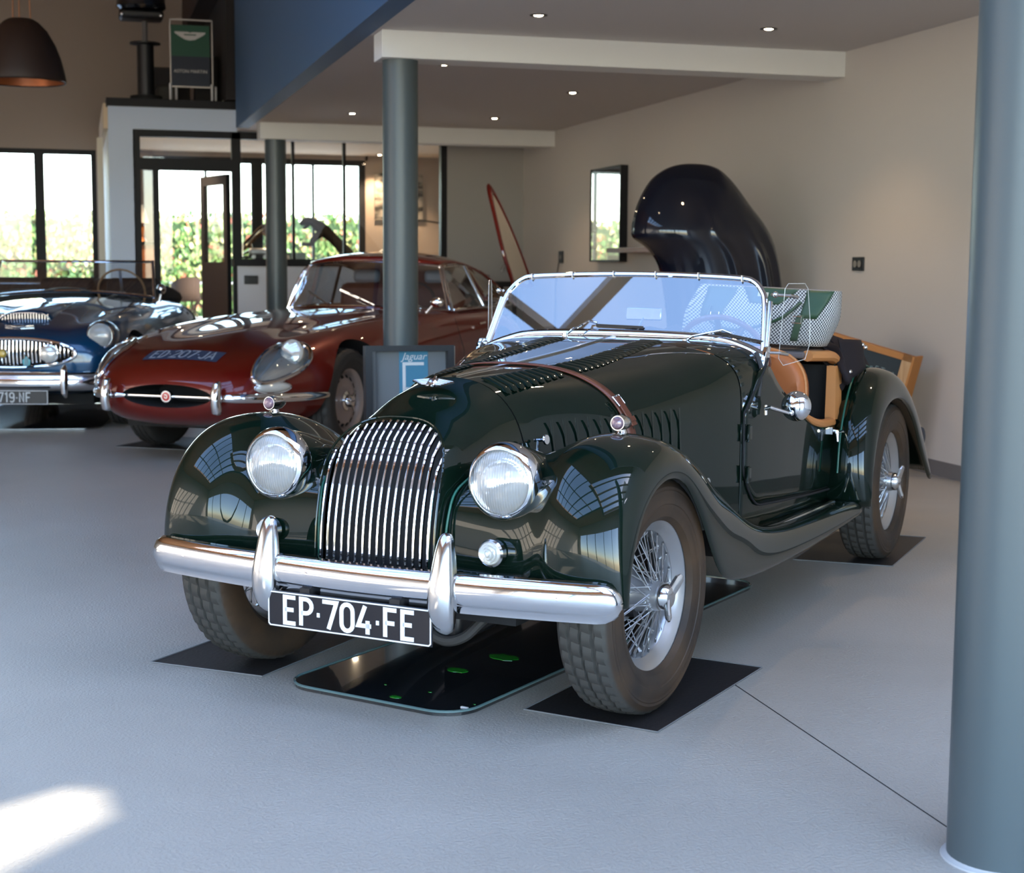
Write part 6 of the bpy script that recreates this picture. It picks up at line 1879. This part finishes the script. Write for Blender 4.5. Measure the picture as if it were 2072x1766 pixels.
# dark shelving / boxes behind the banner
for (x, y, w_, h_, lab, nm, c) in ((1.02, 17.0, .40, .42, 'dark cardboard stack behind the banner stand', 'stack', (.03, .028, .03)), (1.36, 16.6, .24, .50, 'dark rolled covers standing right of the banner stand', 'covers', (.012, .011, .012)), (.95, 16.6, .20, .18, 'grey crate behind the black pedestal', 'crate', (.07, .065, .06))):
    m = MB(); m.cbox((0, 0, h_/2), (w_, .25, h_)); o = m.build(nm, P('dark_storage', c, .8), bevel=.02); o.location = (x, y, zt); tag(o, lab, 'storage')
# dark roof underside above (sloping loft wall)
structure(MB().box((1.30, 16.0, 3.9), (XF + .1, YF, ZR)).build('wall_loft', P('loft_dark', (.05, .03, .025), .8), smooth=False))
structure(MB().box((1.50, YP - .2, zt), (XF + .13, YF, ZR)).build('wall_loft_side', P('loft_black', (.02, .016, .016), .8), smooth=False))
# ---- office interior
# letter box on the low wall
lb = thing('letter_box', 'small black rectangular box on the white counter wall left of the far column', 'box', (1.735, YP - .02, 1.0)); m = MB(); m.box((-.07, -.03, -.045), (.07, 0, .045)); m.build('shell', M_BLACK, lb, bevel=.006)
# leaping cat sculptures
def leaper(name, label, loc, sc, mat, rz):
    t = thing(name, label, 'sculpture', loc, rz)
    m = MB(); sk = []
    def limb(pts, rr, sx=.7):
        m.tube(crv(pts, 4), [pw(i / (len(crv(pts, 4)) - 1), [(k / (len(rr) - 1), r) for k, r in enumerate(rr)]) for i in range(len(crv(pts, 4)))], 12, sx=sx)
    limb([(.62, 0, .02), (.45, 0, .20), (.26, 0, .40), (.08, 0, .56), (-.06, 0, .66), (-.15, 0, .70)], [.03, .10, .085, .10, .075, .045])
    limb([(-.10, 0, .68), (-.17, 0, .70), (-.25, 0, .665), (-.29, 0, .64)], [.06, .062, .045, .02])          # head, upper jaw
    limb([(-.15, 0, .66), (-.20, 0, .60), (-.245, 0, .575)], [.04, .03, .012])                                # lower jaw
    for s in (-.06, .06):
        limb([(.05, s, .52), (-.06, s, .42), (-.12, s, .34), (-.20, s, .33), (-.26, s, .345)], [.06, .045, .032, .03, .028])
        limb([(.40, s, .20), (.36, s, .06), (.50, s, -.02), (.60, s, -.06)], [.085, .06, .035, .03])
        limb([(-.12, s * .8, .72), (-.115, s * .9, .75)], [.02, .006])
    limb([(.60, 0, .03), (.72, 0, -.06), (.80, 0, -.05)], [.025, .018, .012])
    o = m.build('cat_body', mat, t); o.scale = (sc, sc, sc)
    m = MB(); m.box((.20 * sc, -.10 * sc, -.16 * sc), (.78 * sc, .10 * sc, -.09 * sc)); m.build('plinth', M_BLACK, t, bevel=.01)
    return t
desk = thing('office_desk', 'dark office desk behind the counter glass', 'desk', (2.75, 17.4, 0))
m = MB(); m.box((-.95, -.35, .99), (1.6, .35, 1.03)); m.build('desk_top', M_DARK, desk, smooth=False)
for x in (-.9, 1.55): m = MB(); m.box((x - .03, -.3, 0), (x + .03, .3, .99)); m.build('leg', M_DARK, desk, smooth=False)
pL = at(640, 515, 1, 17.4)
lz = leaper('cat_sculpture', 'dark silhouetted leaping big cat sculpture in the office window', (2.66, 17.4, 1.148), .72, P('bronze_dark', (.008, .007, .006), .8, spec=.1), 0)
ls = leaper('cat_sculpture', 'glossy bronze leaping cat statuette left of the far column', (1.86, YP + .45, 1.29), .42, P('bronze_bright', (.42, .28, .16), .12, 1.0), radians(180))
ls.location = (1.93, YP + .35, 1.285)
cs = thing('counter_desk', 'dark cabinet just inside the counter glass', 'cabinet', (2.0, YP + .42, 0)); m = MB(); m.box((-.38, -.19, 0), (1.0, .22, 1.215)); m.build('cabinet_body', M_DARK, cs, smooth=False)
mc = thing('model_van', 'small silver and black model van on the counter beside the far column', 'model car', (1.84, YP + .16, 1.216)); m = MB(); m.cbox((0, 0, .075), (.20, .09, .07)); m.build('van_body', M_SILVER, mc, bevel=.02)
m = MB(); m.cbox((0, 0, .03), (.21, .095, .03)); m.build('chassis', M_BLACK, mc, smooth=False)
for x in (-.06, .06): m = MB(); m.M = T(x, -.05, .022) @ RX(pi/2); m.lathe([(0, -.01), (.022, -.01), (.022, .01), (0, .01)], 14); m.build('wheel', M_STEEL, mc)
sn = thing('easel_sign', 'dark green printed board on the desk in front of the office window', 'sign', (2.32, 17.1, 1.03)); m = MB(); m.box((-.15, -.01, 0), (.15, .01, .26)); m.build('board', P('dark_green_print', (.012, .035, .018), .5), sn, smooth=False)
m = MB(); m.strokes([[(-.05, .1), (0, -.1)], [(.0, .06), (.06, -.10)]], .02, 0, .001, Matrix(((1, 0, 0, 0), (0, 0, -1, -.011), (0, 1, 0, .13), (0, 0, 0, 1)))); m.build('print', P('print_grey', (.2, .2, .2), .6), sn, smooth=False)
hl_ = thing('helmet', 'shiny black helmet with pale rim on the desk left of the middle column', 'helmet', (3.40, 17.15, 1.033)); m = MB(); m.ball((0, 0, .15), (.13, .14, .15), 24, 14); m.build('helmet_shell', P('helmet_black', (.008, .01, .02), .05, coat=1), hl_)
m = MB(); m.tube([(.135*cos(a), -.02, .15 + .155*sin(a)) for a in [pi*k/16 for k in range(17)]], .008, 8); m.build('helmet_rim', M_WHITE, hl_)
bk = thing('blue_case', 'blue case beside the shiny helmet on the desk', 'case', (3.66, 17.2, 1.03)); m = MB(); m.cbox((0, 0, .03), (.26, .2, .06)); m.build('shell', P('case_blue', (.03, .12, .25), .5), bk, bevel=.01)
# pictures on the office walls
def picture(name, label, x0, x1, z0, z1, mat):
    t = thing(name, label, 'picture', (x0, YF - .001, z0)); m = MB(); m.box((0, -.025, 0), (x1 - x0, 0, z1 - z0)); m.build('canvas', mat, t, smooth=False); return t
MP = P('dark_print', (.06, .05, .045), .6); noise_col(MP, (.02, .018, .016), (.28, .25, .22), 3.5, 3, .45, .55, stretch=(1, 1, 3))
picture('canvas_picture', 'dark abstract canvas on the office back wall half hidden by the middle column', 3.63, 4.25, 1.72, 2.30, MP)
t = thing('wall_screen', 'narrow dark screen on the office side wall beside the partition edge', 'screen', (XW - .001, 17.6, 1.30)); m = MB(); m.box((-.03, -.5, 0), (0, .5, .95)); m.build('panel', MP, t, smooth=False)
lp = thing('floor_lamp', 'thin arc lamp crossing the office right of the middle column', 'lamp', (3.75, 18.3, 0)); m = MB(); m.lathe([(0, 0), (.14, 0), (.14, .02), (0, .02)], 20); m.build('base', M_BLACK, lp)
m = MB(); m.tube(crv([(0, 0, .02), (0, 0, 1.3), (.05, 0, 1.66), (.25, 0, 1.70), (.62, 0, 1.66)], 6), .010, 8); m.build('pole', M_BLACK, lp); m = MB(); m.lathe([(.0, .10), (.03, .09), (.07, 0)], 16, M=T(.62, 0, 1.57)); m.build('lamp_shade', M_BLACK, lp)
# brown cupboard with vase, seen through the left partition pane
cu = thing('cupboard', 'tall orange brown cupboard end inside the office door', 'cupboard', (.74, 17.2, 0)); m = MB(); m.box((-.22, 0, 0), (.10, .5, 1.36)); m.build('carcass', P('cupboard_wood', (.30, .11, .045), .55), cu, smooth=False); m = MB(); m.box((-.24, -.03, 1.36), (.13, .5, 1.40)); m.build('cupboard_top', M_DARK, cu, smooth=False)
vs = thing('table_lamp', 'small lamp with a pale cone shade standing on the brown cupboard', 'lamp', (.70, 17.35, 1.401)); m = MB(); m.lathe([(0, 0), (.06, 0), (.03, .05), (.045, .16), (.02, .22), (0, .22)], 18); m.build('base', P('amber', (.45, .16, .05), .3, .4), vs); m = MB(); m.lathe([(.085, .20), (.03, .40), (0, .40)], 20); m.build('lamp_shade', M_WHITE, vs)
# hall side: dark items below the left window, cable trunking
tk = thing('cable_trunking', 'pale vertical trunking strip on the corner of the white office wall', 'trunking', (.27, YP + .6, 0)); m = MB(); m.box((-.03, -.03, 0), (.03, .03, 2.45)); m.build('duct', P('duct_pale', (.6, .55, .45), .6), tk, smooth=False)
lw = thing('low_sideboard', 'long dark low sideboard under the hall window', 'sideboard', (-.95, 18.7, 0)); m = MB(); m.box((-1.6, -.3, 0), (1.15, .3, .92)); m.build('carcass', M_DARK, lw, smooth=False)
# ---- terrace furniture beyond the windows
def tchair(label, x, y, rz):
    t = thing('terrace_chair', label, 'chair', (x, y, 0), rz)
    Mw = P('rattan', (.030, .017, .010), .8, spec=.1)  # brown darkened to stand in for the shade on the chair
    m = MB(); R = []
    for i in range(13):
        a = -pi * .62 + pi * 1.24 * i / 12
        R.append([(.27 * sin(a), .24 - .26 * cos(a) * -1, z) for z in (.44, .60, .78 + .12 * cos(a))])
    m.grid(R); m.build('backrest', Mw, t, solid=.02)
    m = MB(); m.cbox((0, .2, .43), (.48, .46, .05)); m.build('seat', Mw, t, bevel=.02)
    for sx in (-.2, .2):
        for a, b_ in (((sx, 0, 0), (sx, .38, .42)), ((sx, .42, 0), (sx, .02, .42))): m = MB(); m.tube([a, b_], .016, 6); m.build('leg', Mw, t)
    return t
c1 = at(365, 560, 1, 31.0)
tchair('brown rattan terrace chair seen through the office door at left of the table', c1.x, 31.0, radians(200))
c2 = at(445, 560, 1, 32.6)
tchair('brown rattan terrace chair partly hidden by the open glass door', c2.x + .1, 33.0, radians(150))
tb = thing('terrace_table', 'terrace table with crossed wooden legs outside beyond the office door', 'table', (at(400, 560, 1, 31.8).x, 31.8, 0))
m = MB(); m.cbox((.1, 0, .76), (1.3, .7, .035)); m.build('table_top', P('table_pale', (.45, .42, .40), .4), tb, bevel=.01)
for y in (-.25, .25):
    for s_ in (-1, 1): m = MB(); m.tube([(-s_ * .32, y, 0), (s_ * .32, y, .75)], .018, 8); m.build('leg', P('leg_wood_shaded', (.03, .017, .01), .7, spec=.1), tb)  # leg colour darkened as well, shade put into the wood tone
